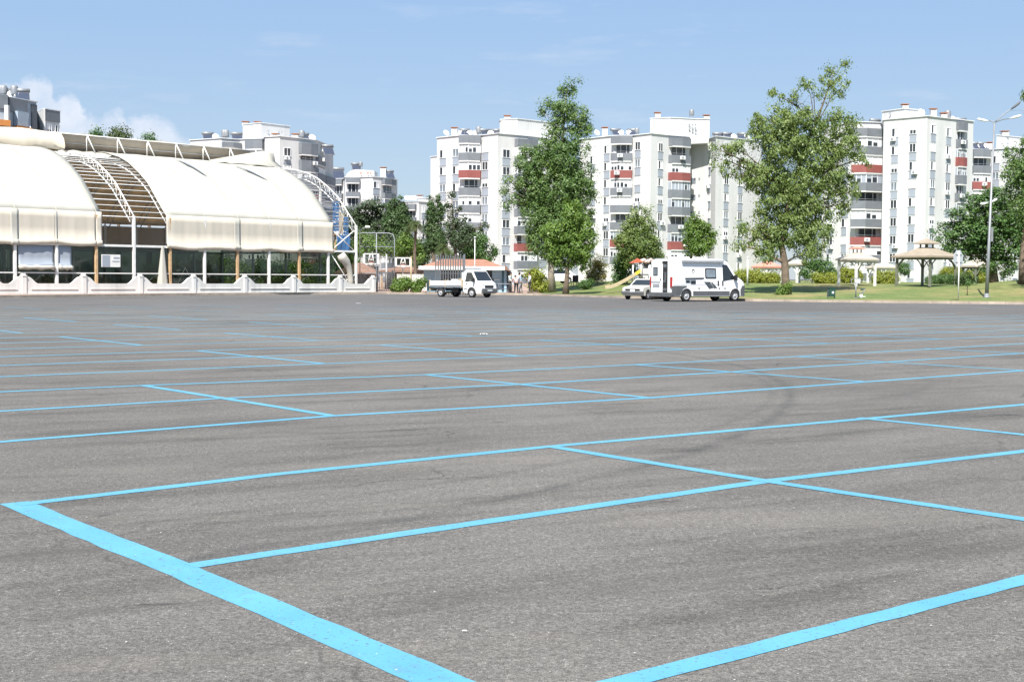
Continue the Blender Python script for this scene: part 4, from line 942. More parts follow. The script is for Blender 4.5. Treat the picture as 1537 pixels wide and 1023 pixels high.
B = Bld('apartment_block', 'lower white apartment block with a rounded roof storey seen above the dark pines', [(498, 292), (516, 291), (518, 287), (541, 287), (559, 285), (572, 287), (596, 294)], ZA(545, 266.5, 287))
zt = B.zt
B.column(564.5, ZA(564, 278, 287), 2.9, 9, 1.7); B.balconies((520, 540), .8, zt-.1, 2.9, 8, (3,), (0, 1), 1.0, .15); B.balconies((573, 589), .8, zt-.2, 2.9, 8, (3,), (0,), 1.1, .2); B.balconies((499, 515), .8, zt-.2, 2.9, 8, (), (0, 1), 1.0, .1)
q0 = S(518, 288)-B.o.xy; q1 = S(562.5, 290)-B.o.xy; zz = ZA(545, 254, 288); m_ = MB(); n = 10
prof = [(q0.x, zt)]+[(q0.x+2.4*(1-math.cos(math.pi/2*i/n)), zt+(zz-zt)*math.sin(math.pi/2*i/n)) for i in range(1, n+1)]+[(q1.x, zz-.2), (q1.x, zt)]
k = len(prof); m_.add([(x, q0.y+.4, z-.02) for x, z in prof]+[(x, q0.y+8, z-.02) for x, z in prof], [tuple(range(k-1, -1, -1)), tuple(range(k, 2*k))]+[(i, (i+1) % k, k+(i+1) % k, k+i) for i in range(k)]); m_.build('roof_block', M['wall'], B.r)
B.holes(552, 288, ZA(552, 260, 288), 2, .6, 'rust'); B.holes(541.5, 288, ZA(542, 260, 288), 1, .6, 'rust'); B.chimney(575, 291, zt, 2.2, 1.2); B.put(541, 291, zz, 'tank', 0, .8); B.put(534, 291, zz-.3, 'solar', .3); B.put(581, 291, zt, 'dish', .4); B.put(507, 294, zt, 'solar', .3, 1.4); B.put(584, 291, zt, 'solar', .4)
B = Bld('apartment_block', 'lowest white apartment block peeping between two dark conifers left of the main tower', [(600, 300), (628, 298), (652, 302)], ZA(625, 303, 299)); zt = B.zt
B.balconies((609, 625), .8, zt-.5, 2.9, 6, (), (0,), 1.2, .1); B.column(637, ZA(637, 315, 300), 2.9, 6, 1.6); B.block([(627, 301), (650, 303)], zt-.1, ZA(635, 297, 301)); B.chimney(630, 304, ZA(635, 297, 301), .5, 1.2)
for px in (610, 616, 621): B.put(px, 303, zt, 'dish', .3)
# far left, close behind the hall
d = 165
B = Bld('apartment_block', 'grey and pale blue apartment block with dark roof clutter cut off by the left edge', [(-60, 158), (13, 162), (14, 163.2), (40, 166), (57, 168)], ZA(20, 146, 163), 14, 'apartment block', 'bluegrey')
zt = B.zt; m_ = MB().wall([B.facet(-50)[0]+Vector((0, -.12)), B.facet(13)[0]+Vector((0, -.12))], zt-1.5, zt+.1, .2); m_.build('roof_band', M['grey'], B.r)
p0, dd = B.facet(15); p1, _ = B.facet(41); m_ = MB().wall([p0+Vector((.1, -.15)), p1+Vector((.1, -.15))], zt-1.6, zt+.02, .2); m_.build('roof_band', M['grey'], B.r)
p0, dd = B.facet(13.5); m_ = MB().box((p0.x, p0.y-.3, zt/2-.6), (.45, .5, zt-1)); m_.build('pillar', M['wall'], B.r)
p0, _ = B.facet(49); p1, _ = B.facet(57); m_ = MB().wall([p0+Vector((0, -.1)), p1+Vector((0, -.1))], zt-9, zt-.3, .2); m_.build('stair_panel', M['dgrey'], B.r)
p0, dd = B.facet(29)
link('balcony', MB().box((0, -.3, 0), (1.75, .6, 1.7)).mesh('balcony', [M['bluegrey']]), B.r, 0, None, B.mat_at(p0, dd, zt-2.35, .1)); link('awning', MB().box((0, -.45, 0), (2.6, .9, .3)).mesh('awning', [M['sun_orange']]), B.r, 0, None, B.mat_at(p0, dd, zt-3.45, .1))
for px, wt in ((4, 'tank'), (8, 'tank'), (12, 'solar'), (20, 'dish'), (24, 'tank'), (30, 'dish'), (36, 'solar')): B.put(px, 168, zt, wt, .4, .9)
B.chimney(6, 169, zt, 1.6, 1.2, 'dgrey'); B.chimney(17, 170, zt-.2, 1.2, 1.2, 'dgrey'); B.chimney(27, 171, zt-.3, .8, .8, 'dgrey'); link('air_conditioner', ac_mesh(), B.r, 0, None, B.mat_at(B.facet(36)[0], dd, zt-1.9, .1)); B.put(41, 165.8, zt-4.4, 'dish', .3, 1)
p0, dd = B.facet(2); link('awning', MB().box((0, -.3, 0), (1.8, .7, .7)).mesh('awning', [M['sun_orange']]), B.r, 0, None, B.mat_at(p0, dd, zt-3.2, .1))
B = Bld('apartment_block', 'small white and grey apartment block just right of the one at the left edge', [(57, 176), (69, 172), (91, 174.5)], ZA(69, 164, 172), 12, 'apartment block', 'wall2')
zt = B.zt; p0, _ = B.facet(70); p1, _ = B.facet(90.5); m_ = MB().wall([p0+Vector((0, -.1)), p1+Vector((0, -.1))], zt-1.4, zt+.02, .2); m_.build('roof_band', M['grey'], B.r); p0, _ = B.facet(57.5); p1, _ = B.facet(68.3); MB().wall([p0+Vector((0, -.1)), p1+Vector((0, -.1))], 1, zt+.02, .2).build('side_wall', M['wall'], B.r)
B.column(74.5, zt-2.4, 2.9, 5, .9, panel=False); B.column(87, zt-2.4, 2.9, 5, .9, panel=False)
# ------------------------------------------------------------------ trees and plants
LD = 3.2
def leaves_mesh(name, mat, blobs, clump_r, per_clump, density, leaf, flat=.0, droop=0, shell=.55, rng=RNG, asp=1.0):
    # blobs: (cx,cy,cz, rx,ry,rz) ellipsoids; clumps of small leaf faces are scattered through each
    C = []; BC = []
    for b in blobs:
        cx, cy, cz, rx, ry, rz = b[:6]; dn = density*(b[6] if len(b) > 6 else 1)
        n = max(3, int(LD*dn*rx*ry*rz**1.0*4.19/(clump_r**3*4.19)))
        v = rng.normal(size=(n, 3)); v /= np.linalg.norm(v, axis=1)[:, None]
        r = np.where(rng.random(n) < shell, rng.uniform(.72, 1.08, n), rng.random(n)**(1/3))
        C.append(v*r[:, None]*np.array([rx, ry, rz])+np.array([cx, cy, cz])); BC.append(v*np.minimum(r, 1)[:, None])
    C = np.concatenate(C); BC = np.concatenate(BC); m = len(C); per_clump = int(per_clump*2.4); leaf *= .62
    cs = clump_r*rng.uniform(.55, 1.35, m)
    k = per_clump; pos = rng.normal(size=(m, k, 3)); pos *= (cs[:, None, None]*.5)
    pos[..., 2] *= (1-flat*.6)
    out = (BC[:, None, :]*.55+pos/(cs[:, None, None]*.5)*.42).reshape(-1, 3)
    pos = (pos+C[:, None, :]).reshape(-1, 3); n = len(pos)
    # leaf frames
    nrm = rng.normal(size=(n, 3))*.42+out; nrm[:, 2] = nrm[:, 2]*(1+flat)+.38+flat; nrm /= np.linalg.norm(nrm, axis=1)[:, None]
    a = rng.normal(size=(n, 3)); a -= nrm*np.sum(a*nrm, 1)[:, None]; a /= np.linalg.norm(a, axis=1)[:, None]; a[:, 2] -= droop; b = np.cross(nrm, a)
    s = leaf*rng.uniform(.6, 1.4, n)[:, None]
    w = s*.5*asp
    p0 = pos-a*s; p1 = pos-b*w+nrm*s*.12; p2 = pos+a*s; p3 = pos+b*w+nrm*s*.12
    co = np.stack([p0, p1, p2, p3], 1).reshape(-1, 3)
    me = bpy.data.meshes.new(name); me.vertices.add(4*n); me.loops.add(4*n); me.polygons.add(n)
    me.vertices.foreach_set('co', co.ravel().astype(np.float32)); me.loops.foreach_set('vertex_index', np.arange(4*n, dtype=np.int32))
    me.polygons.foreach_set('loop_start', np.arange(0, 4*n, 4, dtype=np.int32)); 
    me.update(calc_edges=True); me.materials.append(mat); return me
def limbs(trunk, r0, tips, bark, parent, seg=9, wob=.15, name='trunk'):
    m_ = MB(); tr_ = [Vector(p) for p in trunk]; n = len(tr_)
    rad = [r0*(1-.86*i/(n-1)) for i in range(n)]; rad[0] *= 1.35
    m_.tube(tr_, rad, seg)
    for t in tips:
        t = Vector(t); best = None
        for i in range(1, n):      # leave the trunk below the tip
            q = tr_[i]; sc_ = (q-t).length+abs(max(0, q.z-t.z+.6))*3
            if best is None or sc_ < best[0]: best = (sc_, i)
        i = best[1]; a = tr_[i]; d = t-a; L = d.length
        if L < .4: continue
        pts_ = []; k = 5
        for j in range(k+1):
            u = j/k; p = a+d*u; p.z += .12*L*math.sin(math.pi*u)*.5
            if 0 < j < k: p += Vector((rnd.uniform(-wob, wob), rnd.uniform(-wob, wob), rnd.uniform(-wob, wob)))
            pts_.append(p)
        rr = rad[i]*min(.5, .2+.05*L)
        m_.tube(pts_, [rr*(1-.8*j/k)+.012 for j in range(k+1)], 6)
        for j in (2, 3, 4):
            e = pts_[j]+Vector((rnd.uniform(-1, 1), rnd.uniform(-1, 1), rnd.uniform(.1, .9)))*L*.28
            m_.tube([pts_[j], (pts_[j]+e)/2+Vector((0, 0, .05)), e], [rr*.4, rr*.25, .01], 5)
    return m_.build(name, bark, parent)
def tree(name, label, px, py, d, blobs, mat, bark, trunkpx, r0, clump=.55, per=26, dens=1.0, leaf=.17, cat='tree', group=None, depth_ratio=.85, base=None, **kw):
    # blobs in photo pixels (cx, cy, rx, ry[, density]) around a tree standing d metres away
    b = base or onland(px, d); r = thing(name, label, cat, b, 0, group); B = []
    u = d/FPX
    for q in blobs:
        c = P(q[0], q[1], d); rx, rz = q[2]*u, q[3]*u; B.append((c.x-b.x, rnd.uniform(-.3, .3)*rx, c.z-b.z, rx, max(.3, min(rx, 4.5)*depth_ratio), rz, q[4] if len(q) > 4 else 1))
    link('crown', leaves_mesh('crown', mat, B, clump, per, dens, leaf, **kw), r)
    if trunkpx:
        tp = [P(x, y, d)-b for x, y in trunkpx]; tp[0] = Vector((tp[0].x, 0, -.1))
        tips = [(q[0]+rnd.uniform(-.2, .2)*q[3], q[1], q[2]+.1*q[5]) for q in B]
        limbs(tp, r0, tips, bark, r, 9, .12*min(1, d/100))
    return r
# two tall trees standing in front of the blocks
tree('plane_tree', 'very tall plane tree with spire top and pale trunk, tallest one left of centre', 829, 440, 121,
     [(850, 134, 13, 16, .9), (862, 127, 11, 10, .7), (828, 160, 16, 14, .8), (846, 168, 20, 18), (870, 182, 16, 22), (881, 200, 8, 14, .6), (835, 190, 16, 14), (857, 205, 20, 14, .8), (812, 168, 8, 6, .6), (826, 210, 14, 12, .8), (868, 222, 18, 12, .8), (840, 226, 14, 8, .7), (776, 276, 11, 11), (820, 228, 22, 17), (845, 240, 30, 26), (797, 246, 24, 22), (786, 232, 11, 10, .8), (797, 283, 23, 28, 1.1), (835, 285, 36, 34, 1.1), (868, 285, 24, 34), (806, 325, 22, 30, 1.1), (838, 335, 34, 34, 1.1), (763, 272, 10, 8, .8), (756, 286, 8, 6, .7), (768, 303, 14, 10, .8), (876, 320, 17, 22), (812, 366, 22, 22), (884, 258, 9, 14, .7), (830, 372, 18, 22)],
     M['leaf_plane'], M['barkpale'], [(828, 440), (827, 410), (829, 370), (832, 320), (838, 260), (845, 200), (850, 140)], .34, .45, 28, .72, .155)
tree('plane_tree', 'shorter bright green tree with slim trunk right in front of the very tall plane tree', 850, 442, 112,
     [(862, 322, 18, 16, .9), (850, 345, 26, 18), (872, 345, 20, 17), (884, 362, 12, 14), (840, 368, 22, 15), (864, 372, 26, 18), (845, 392, 18, 12, .9), (868, 396, 18, 12, .9), (826, 352, 14, 12), (882, 385, 10, 9, .8), (850, 310, 10, 10, .7), (822, 385, 10, 10, .7)],
     M['leaf_bright'], M['bark'], [(849, 442), (850, 425), (852, 400), (855, 375), (860, 340), (862, 318)], .24, .45, 26, 1.0, .16)
tree('plane_tree', 'big spreading tree with leafy foot and leaning top, right of the camper van', 1177, 442, 104,
     [(1254, 102, 11, 12, .8), (1270, 96, 6, 8, .6), (1246, 122, 15, 12, .9), (1263, 130, 14, 14, .8), (1208, 122, 11, 12, .8), (1218, 140, 10, 14, .8), (1159, 138, 5, 5, .7), (1178, 150, 10, 9, .6), (1190, 146, 7, 7, .6), (1240, 146, 12, 12, .7),
      (1160, 185, 30, 22), (1195, 178, 26, 20), (1222, 190, 20, 22), (1258, 188, 24, 22, .9), (1280, 185, 14, 14, .7), (1140, 205, 18, 16), (1175, 222, 34, 28, 1.1), (1225, 232, 34, 28, 1.1), (1272, 222, 24, 24, .9), (1295, 240, 14, 12, .7), (1105, 226, 20, 13), (1082, 240, 14, 12, .8), (1090, 262, 12, 10, .7), (1118, 255, 18, 16), (1075, 224, 8, 6, .6), (1150, 268, 32, 26, 1.1), (1205, 280, 36, 28, 1.1), (1256, 275, 28, 26, .9), (1282, 288, 10, 14, .6), (1165, 310, 28, 24), (1215, 318, 28, 24), (1252, 312, 18, 16, .8), (1270, 308, 12, 12, .7), (1110, 342, 14, 14, .7), (1124, 360, 14, 18, .8), (1108, 368, 8, 8, .5), (1140, 330, 14, 14, .6), (1156, 352, 24, 26, 1.4), (1190, 345, 24, 26, 1.3), (1222, 356, 22, 24, 1.3), (1150, 382, 18, 12, 1.2), (1212, 380, 18, 13, 1.2), (1242, 345, 9, 8, .5)],
     M['leaf_poplar'], M['bark'], [(1180, 444), (1179, 420), (1178, 395), (1173, 368), (1176, 335), (1188, 290), (1204, 235), (1225, 185), (1248, 120)], .34, .40, 30, .56, .125, droop=.45)
# sprouting base of the big tree
tree('tree_base_shrub', 'bushy green shoots around the foot of the big spreading tree', 1178, 444, 102.8, [(1178, 436, 8, 9), (1172, 441, 7, 6), (1184, 429, 5, 6), (1168, 444, 5, 3)], M['leaf_bright'], None, None, 0, .3, 26, 1.5, .11, cat='shrub')
# small trees right of centre
tree('young_tree', 'airy olive green tree standing just behind the playground slide', 962, 428, 122, [(958, 322, 13, 12, .5), (972, 318, 6, 8, .4), (950, 340, 20, 14, .8), (970, 340, 16, 15, .6), (945, 362, 20, 18, .9), (968, 370, 24, 18), (985, 382, 12, 10), (940, 385, 14, 14)], M['leaf_poplar'], M['bark'], [(962, 432), (962, 400), (960, 370), (958, 335)], .16, .42, 24, 1.3, .15)
tree('young_tree', 'compact round green tree with dark slim trunk rising behind the camper van roof', 1038, 425, 118, [(1040, 332, 10, 12, .9), (1048, 345, 16, 13), (1036, 358, 12, 16), (1056, 362, 15, 13), (1068, 356, 6, 9, .7), (1046, 374, 16, 9), (1063, 348, 10, 8)], M['leaf_bright'], M['bark'], [(1037, 430), (1037, 400), (1038, 380), (1042, 350)], .19, .4, 26, 1.5, .15)
tree('shrub', 'dense dark green shrub mass to the left of the slide', 938, 425, 124, [(936, 394, 14, 13), (928, 408, 10, 12), (945, 405, 10, 10), (932, 420, 12, 8)], M['leaf_mid'], None, None, 0, .4, 26, 1.6, .15, cat='shrub')
tree('shrub', 'pale yellow plumed pampas shrub beside the white wall between the trees', 894, 425, 128, [(898, 392, 8, 8, .8), (892, 402, 11, 10, .8), (903, 404, 8, 12, .8), (886, 412, 9, 9, .7), (897, 416, 14, 6)], M['leaf_yellow'], None, None, 0, .35, 26, 1.3, .2, cat='shrub', asp=.35)
tree('hedge_bush', 'small clipped dark green bush at the lawn edge below the yellow plumed shrub', 879, 431, 122, [(879, 426, 10, 6, 1.3)], M['leaf_mid'], None, None, 0, .28, 28, 1.8, .1, cat='hedge')
tree('shrub', 'yellow green bush beside the people and left of the tall tree trunks', 806, 436, 119, [(802, 420, 12, 14), (812, 428, 9, 9), (795, 412, 8, 8), (808, 410, 8, 8, .8), (818, 431, 6, 7)], M['leaf_hedge'], None, None, 0, .35, 26, 1.6, .14, cat='shrub')
# dark trees behind the court
BK = 'trees behind the basketball court'
tree('cedar_tree', 'dark flat layered cedar close to the end truss of the hall', 555, 425, 160, [(538, 316, 16, 9, 1.3), (560, 308, 20, 8, 1.2), (575, 318, 14, 8, 1.2), (545, 330, 22, 9, 1.3), (568, 334, 18, 10, 1.2), (530, 340, 18, 12, 1.2), (552, 350, 28, 12, 1.3), (522, 325, 10, 12, 1), (540, 370, 26, 14, 1), (570, 366, 22, 14, 1)], M['leaf_pine'], M['bark'], [(556, 428), (556, 380), (557, 340), (560, 312)], .4, .6, 30, 1.2, .2, group=BK, flat=.8)
tree('conifer_tree', 'broad dark green conifer with a forked pointed top behind the backboards', 596, 425, 155, [(602, 302, 4, 11, 1), (592, 312, 10, 12, 1.2), (603, 322, 10, 16, 1.2), (590, 335, 15, 18, 1.3), (608, 340, 12, 16, 1.3), (598, 360, 20, 20, 1.3), (585, 365, 12, 18, 1.2)], M['leaf_dark'], M['bark'], [(596, 428), (596, 380), (597, 340), (600, 300)], .4, .36, 26, 1.0, .16, group=BK)
tree('cypress_tree', 'pair topped dark cypress standing right of the palm crown', 652, 425, 145, [(647, 303, 5, 10, 1.2), (659, 300, 4.5, 9, 1), (648, 322, 8, 16, 1.3), (660, 320, 6, 16, 1.2), (650, 345, 12, 18, 1.3), (658, 362, 12, 16, 1.2), (645, 368, 9, 12, 1.1)], M['leaf_dark'], M['bark'], [(651, 430), (651, 400), (652, 360), (652, 310)], .3, .28, 24, 1.0, .14, group=BK)
tree('pine_tree', 'sparse dark pine with spiky branches in front of the white tower', 685, 425, 138, [(672, 302, 4, 9, .8), (680, 294, 3, 6, .7), (674, 318, 8, 10, .9), (687, 312, 5, 6, .7), (680, 336, 12, 11, 1), (695, 330, 8, 7, .7), (676, 350, 14, 9, .9), (700, 345, 12, 8, .8), (690, 360, 20, 11, 1), (716, 342, 12, 5, .6), (728, 338, 7, 4, .5), (708, 358, 12, 9, .8)], M['leaf_pine'], M['bark'], [(684, 432), (684, 400), (683, 365), (680, 330), (678, 296)], .26, .38, 26, .85, .15, group=BK, shell=.35)
tree('broadleaf_tree', 'rounded dark green tree directly above the orange tiled roof', 712, 425, 142, [(712, 358, 18, 11, 1.2), (724, 366, 11, 14, 1.2), (704, 372, 17, 15, 1.2), (718, 382, 14, 10, 1.1), (698, 384, 12, 8, 1)], M['leaf_mid'], M['bark'], [(712, 430), (712, 390), (713, 365)], .3, .5, 28, 1.3, .17, group=BK)
tree('broadleaf_tree', 'small leaning green tree at the right end of the orange tiled roof', 738, 425, 140, [(743, 374, 5, 6, 1), (739, 382, 7, 6, 1), (731, 388, 8, 5, 1)], M['leaf_mid'], M['bark'], [(732, 430), (734, 395), (741, 378)], .12, .35, 28, 1.5, .15, group=BK)
for (px, yy, lab, bl) in ((560, 365, 'light green leafy tree behind the nearer backboard', [(548, 364, 14, 11), (568, 368, 14, 12), (580, 376, 9, 9), (556, 380, 16, 9)]), (612, 370, 'light green feathery tree under the palm crown', [(606, 366, 10, 13), (620, 372, 11, 12), (600, 380, 9, 8), (628, 384, 10, 9)]), (668, 385, 'pale green tree behind the dark slatted fence', [(662, 378, 11, 10), (676, 388, 13, 12), (690, 396, 10, 7)]), (515, 385, 'green tree showing through the open end bay of the hall', [(512, 376, 14, 12), (525, 392, 14, 12), (500, 390, 14, 14)])):
    tree('broadleaf_tree', lab, px, 425, 150, bl, M['leaf_bright'] if px != 668 else M['leaf_poplar'], M['bark'], [(px, 430), (px, 400), (px, yy)], .2, .5, 26, 1.3, .18, group=BK)
for px, lab, bl in ((604, 'dark green tree filling the gap behind the palm trunk', [(598, 376, 13, 16, 1.1), (612, 382, 14, 14, 1.1), (622, 366, 10, 12, 1)]), (636, 'dark green tree low between the palm and the cypress', [(634, 384, 12, 12, 1.1), (642, 370, 8, 14, 1), (628, 396, 12, 9, 1)])):
    tree('broadleaf_tree', lab, px, 425, 166, bl, M['leaf_dark'], M['bark'], [(px, 430), (px, 400), (px, 376)], .2, .5, 28, 1.2, .18, group=BK)
def palm(label, px, yc, d, rf, ybase, n=34, r0=.2, mat='leaf_palm', group=None, big=1):
    b = onland(px, d); c = P(px, yc, d)-b; r = thing('palm_tree', label, 'palm tree', b, 0, group)
    m_ = MB(); k = 14; m_.tube([(.05*math.sin(i*.6), 0, c.z*i/k) for i in range(k+1)], [r0*(1.15-.35*i/k)*(1.06 if i % 2 else .97) for i in range(k+1)], 9); m_.build('trunk', M['bark'], r)
    m_ = MB(); R0 = rf*d/FPX
    for i in range(n):
        a = rnd.uniform(0, 6.283); e = rnd.uniform(-.55, 1.35); L = R0*rnd.uniform(.8, 1.15); dx, dy = math.cos(a), math.sin(a)
        ps = []
        for j in range(7):
            u = j/6; h = L*u*math.cos(e)*.98; z = L*(u*math.sin(e)-u*u*(.75 if e > -.2 else .45)); ps.append(Vector((dx*h, dy*h, z))+c)
        for j in range(6):
            p, q = ps[j], ps[j+1]; w_ = L*.30*math.sin(math.pi*min(1, (j+1)/7))
            for sg in (1, -1):
                for g in range(3):
                    s0 = p+(q-p)*(g/3); s1 = p+(q-p)*((g+.75)/3); tip = (s0+s1)/2+Vector((-dy*sg*w_, dx*sg*w_, -w_*.35))+(q-p)*.8
                    m_.add([s0, s1, tip], [(0, 1, 2)])
    m_.build('crown', M[mat], r); return r
palm('palm tree with a shaggy crown and pale skirt between the dark conifer and the cypress', 623, 336, 139, 17, 420, 60, .16, group='palms near the court')
palm('short palm with drooping fronds beside the pine trunk behind the slatted fence', 664, 370, 137, 14, 420, 50, .15, group='palms near the court')
for px, yc, rr, lab in ((143, 203, 11, 'leftmost treetop peeping over the ridge of the hall'), (178, 200, 13, 'tallest and middle treetop peeping over the ridge of the hall'), (224, 208, 10, 'rightmost small treetop peeping over the ridge of the hall')):
    tree('broadleaf_tree', lab, px, 425, 172, [(px-6, yc+2, rr*.7, 8), (px+6, yc, rr*.7, 9), (px+2, yc+12, rr*1.3, 12), (px-4, yc+32, rr*1.6, 18)], M['leaf_palm'] if px == 178 else M['leaf_mid'], M['bark'], [(px, 428), (px, 340), (px, yc+14)], .35, .6, 24, 1., .24, group='treetops behind the hall')
# green growth behind the hall seen through its glass
for i, px in enumerate((-20, 55, 110, 240, 300, 345, 400, 440, 490)):
    d = 122+ (px/490)*26
    tree('shrub', ['bush seen through the glass at the left edge of the hall', 'bush behind the hall below the grey rolled curtain', 'bush behind the hall left of the pale notice', 'bush behind the hall by the gathered white curtain', 'bush seen through the glass right of the crossed braces', 'bush seen through the third glass bay right of the gathered curtain', 'bush seen through the glass below the middle of the long curtain', 'bright bush behind the hall below the right half of the long curtain', 'bush behind the last curtained bay of the hall'][i], px, 425, d, [(px, 404, 22, 14), (px-16, 412, 16, 12), (px+16, 410, 18, 13), (px+4, 422, 26, 9)], M['leaf_bright' if i % 2 else 'leaf_mid'], None, None, 0, .6, 22, 1.2, .22, cat='shrub', group='bushes behind the hall')
# bushes beside the truck, hedges and shrubs on the lawn
tree('shrub', 'bright green feathery bush at the end of the boundary wall, left of its twin', 604, 437, 118, [(602, 428, 11, 9, 1.2), (608, 424, 8, 6), (595, 433, 7, 5)], M['leaf_bright'], None, None, 0, .3, 34, 2.2, .12, cat='shrub')
tree('shrub', 'bright green bush touching the left end of the truck bed', 628, 437, 118, [(627, 428, 8, 9, 1.2), (634, 424, 5, 7), (620, 432, 6, 5)], M['leaf_bright'], None, None, 0, .3, 34, 2.2, .12, cat='shrub')
def hedge(label, x0, x1, y0, y1, d, mat='leaf_hedge'):
    n = max(2, int((x1-x0)/10)); cx = [(x0+(x1-x0)*(i+.5)/n) for i in range(n)]
    tree('hedge_bush', label, (x0+x1)/2, y1, d, [(c, (y0+y1)/2+rnd.uniform(-1, 1), (x1-x0)/n*.72, (y1-y0)*.52, 1.25) for c in cx], M[mat], None, None, 0, .26, 34, 1.6, .095, cat='hedge', group='clipped hedges behind the lawn', shell=.85)
hedge('long yellow green hedge right behind the front of the camper van', 1105, 1142, 406, 427, 122); hedge('yellow green hedge left of the big tree trunk under the pink canopy', 1142, 1168, 411, 427, 121)
hedge('low rounded yellow green hedge between the white canopy and the left gazebo', 1221, 1255, 411, 425, 120); hedge('yellow green hedge inside the left gazebo', 1263, 1291, 405, 424, 123); hedge('yellow green hedge between the two gazebos', 1314, 1346, 409, 428, 121)
hedge('tall round green hedge behind the two gazebos', 1350, 1364, 396, 412, 136, 'leaf_mid'); hedge('yellow hedge right of the large gazebo', 1415, 1440, 401, 426, 128); hedge('low dark green planting beneath the large gazebo', 1392, 1436, 414, 428, 124, 'leaf_mid'); hedge('yellow hedge under the far right gazebo', 1452, 1480, 406, 422, 134)
tree('shrub', 'soft green shrub mass between the big tree and the left gazebo', 1232, 425, 126, [(1225, 398, 14, 8), (1240, 402, 14, 10), (1215, 408, 12, 9), (1250, 408, 8, 8)], M['leaf_mid'], None, None, 0, .42, 26, 1.5, .15, cat='shrub')
tree('shrub', 'small feathery green shrub at the foot of the mound left of the street lamp', 1448, 428, 110, [(1448, 418, 9, 8), (1456, 420, 9, 6), (1440, 421, 7, 6)], M['leaf_dark'], None, None, 0, .35, 26, 1.5, .13, cat='shrub')
tree('young_tree', 'thin staked sapling on the lawn right of the octagonal sign', 1452, 434, 101, [(1452, 424, 3, 4, .6)], M['leaf_mid'], M['bark'], [(1452, 434), (1452, 429), (1452, 424)], .03, .25, 14, 1, .1)
# large trees on the right
tree('acacia_tree', 'wide feathery green tree filling the space behind the street lamp', 1472, 425, 118, [(1425, 345, 20, 14), (1440, 325, 22, 14), (1468, 305, 26, 15, 1.1), (1498, 300, 26, 16, 1.1), (1418, 365, 14, 12), (1450, 350, 28, 18, 1.1), (1485, 340, 32, 22, 1.2), (1520, 335, 26, 26, 1.1), (1440, 378, 24, 14), (1478, 374, 30, 16, 1.1), (1515, 375, 26, 18), (1500, 400, 26, 12), (1478, 288, 18, 8, .7), (1545, 350, 25, 40)], M['leaf_mid'], M['bark'], [(1490, 430), (1490, 400), (1485, 370), (1478, 320)], .45, .6, 28, 1.25, .19, flat=.7)
tree('broadleaf_tree', 'dark trunked tree cut off by the right edge, its crown hanging into the frame', 1540, 430, 107, [(1522, 232, 12, 18, .9), (1545, 222, 16, 16, .9), (1524, 262, 16, 20, 1), (1545, 260, 24, 30, 1), (1520, 292, 14, 14, .9), (1540, 310, 22, 24, 1), (1518, 248, 6, 8, .6), (1560, 280, 30, 60, 1), (1536, 141, 4, 7, .6), (1536, 345, 14, 14, .9), (1510, 262, 4, 5, .5)], M['leaf_plane'], M['bark'], [(1538, 432), (1535, 400), (1537, 360), (1545, 300), (1550, 220)], .36, .45, 28, .9, .15)
# off-frame neighbour shading the mound
tree('broadleaf_tree', 'leafy tree mostly beyond the right edge, shading the mound', 1575, 440, 101, [(1580, 300, 40, 34), (1600, 270, 40, 34)], M['leaf_plane'], M['bark'], [(1592, 445), (1592, 380), (1592, 300)], .5, .7, 22, 1, .22)
# ------------------------------------------------------------------ vehicles
def side_shell(name, prof, hw, belt, top, tuck, mat, parent, nose=None, bevel=.04, extra=None):
    # prof: closed side outline (x forward, z up); narrowed above the belt line and towards the nose
    bm = bmesh.new(); n = len(prof)
    va = [bm.verts.new((x, -hw, z)) for x, z in prof]; vb = [bm.verts.new((x, hw, z)) for x, z in prof]
    bm.faces.new(va); bm.faces.new(vb[::-1])
    for i in range(n): bm.faces.new((va[(i+1) % n], va[i], vb[i], vb[(i+1) % n]))
    cuts = [((0, 0, belt), (0, 0, 1))]
    if nose: cuts += [((nx, 0, 0), (1, 0, 0)) for nx, _ in nose]
    for co, no in cuts:
        bmesh.ops.bisect_plane(bm, geom=bm.verts[:]+bm.edges[:]+bm.faces[:], plane_co=co, plane_no=no)
    for v in bm.verts: v.co.y *= shell_w(v.co.x, v.co.z, hw, belt, top, tuck, nose)/hw
    bmesh.ops.recalc_face_normals(bm, faces=bm.faces[:])
    me = bpy.data.meshes.new(name); bm.to_mesh(me); bm.free(); me.materials.append(mat)
    o = link(name, me, parent, bevel); 
    for p in me.polygons: p.use_smooth = True
    wn_ = o.modifiers.new('wn', 'WEIGHTED_NORMAL'); wn_.keep_sharp = True
    return o
def shell_w(x, z, hw, belt, top, tuck, nose):
    w_ = hw-(tuck*(z-belt)/(top-belt) if z > belt else .035*hw*max(0, (belt-z-.2)))
    if nose:
        f = 1
        ns = sorted(nose)
        if ns[0][0] < ns[-1][0]:
            for (xa, fa), (xb, fb) in zip(ns[:-1], ns[1:]):
                if xa <= x <= xb: f = fa+(fb-fa)*(x-xa)/(xb-xa); break
            else: f = ns[-1][1] if x > ns[-1][0] else ns[0][1]
        w_ *= f
    return w_
def arch(cx, r, z0, n=9):   # points of a wheel arch from front to rear along the underside (x falling)
    a0 = math.asin(min(1, max(-1, (z0-.34)/r)))
    return [(cx+r*math.cos(a), .34+r*math.sin(a)) for a in [a0+(math.pi-2*a0)*i/n for i in range(n+1)]]
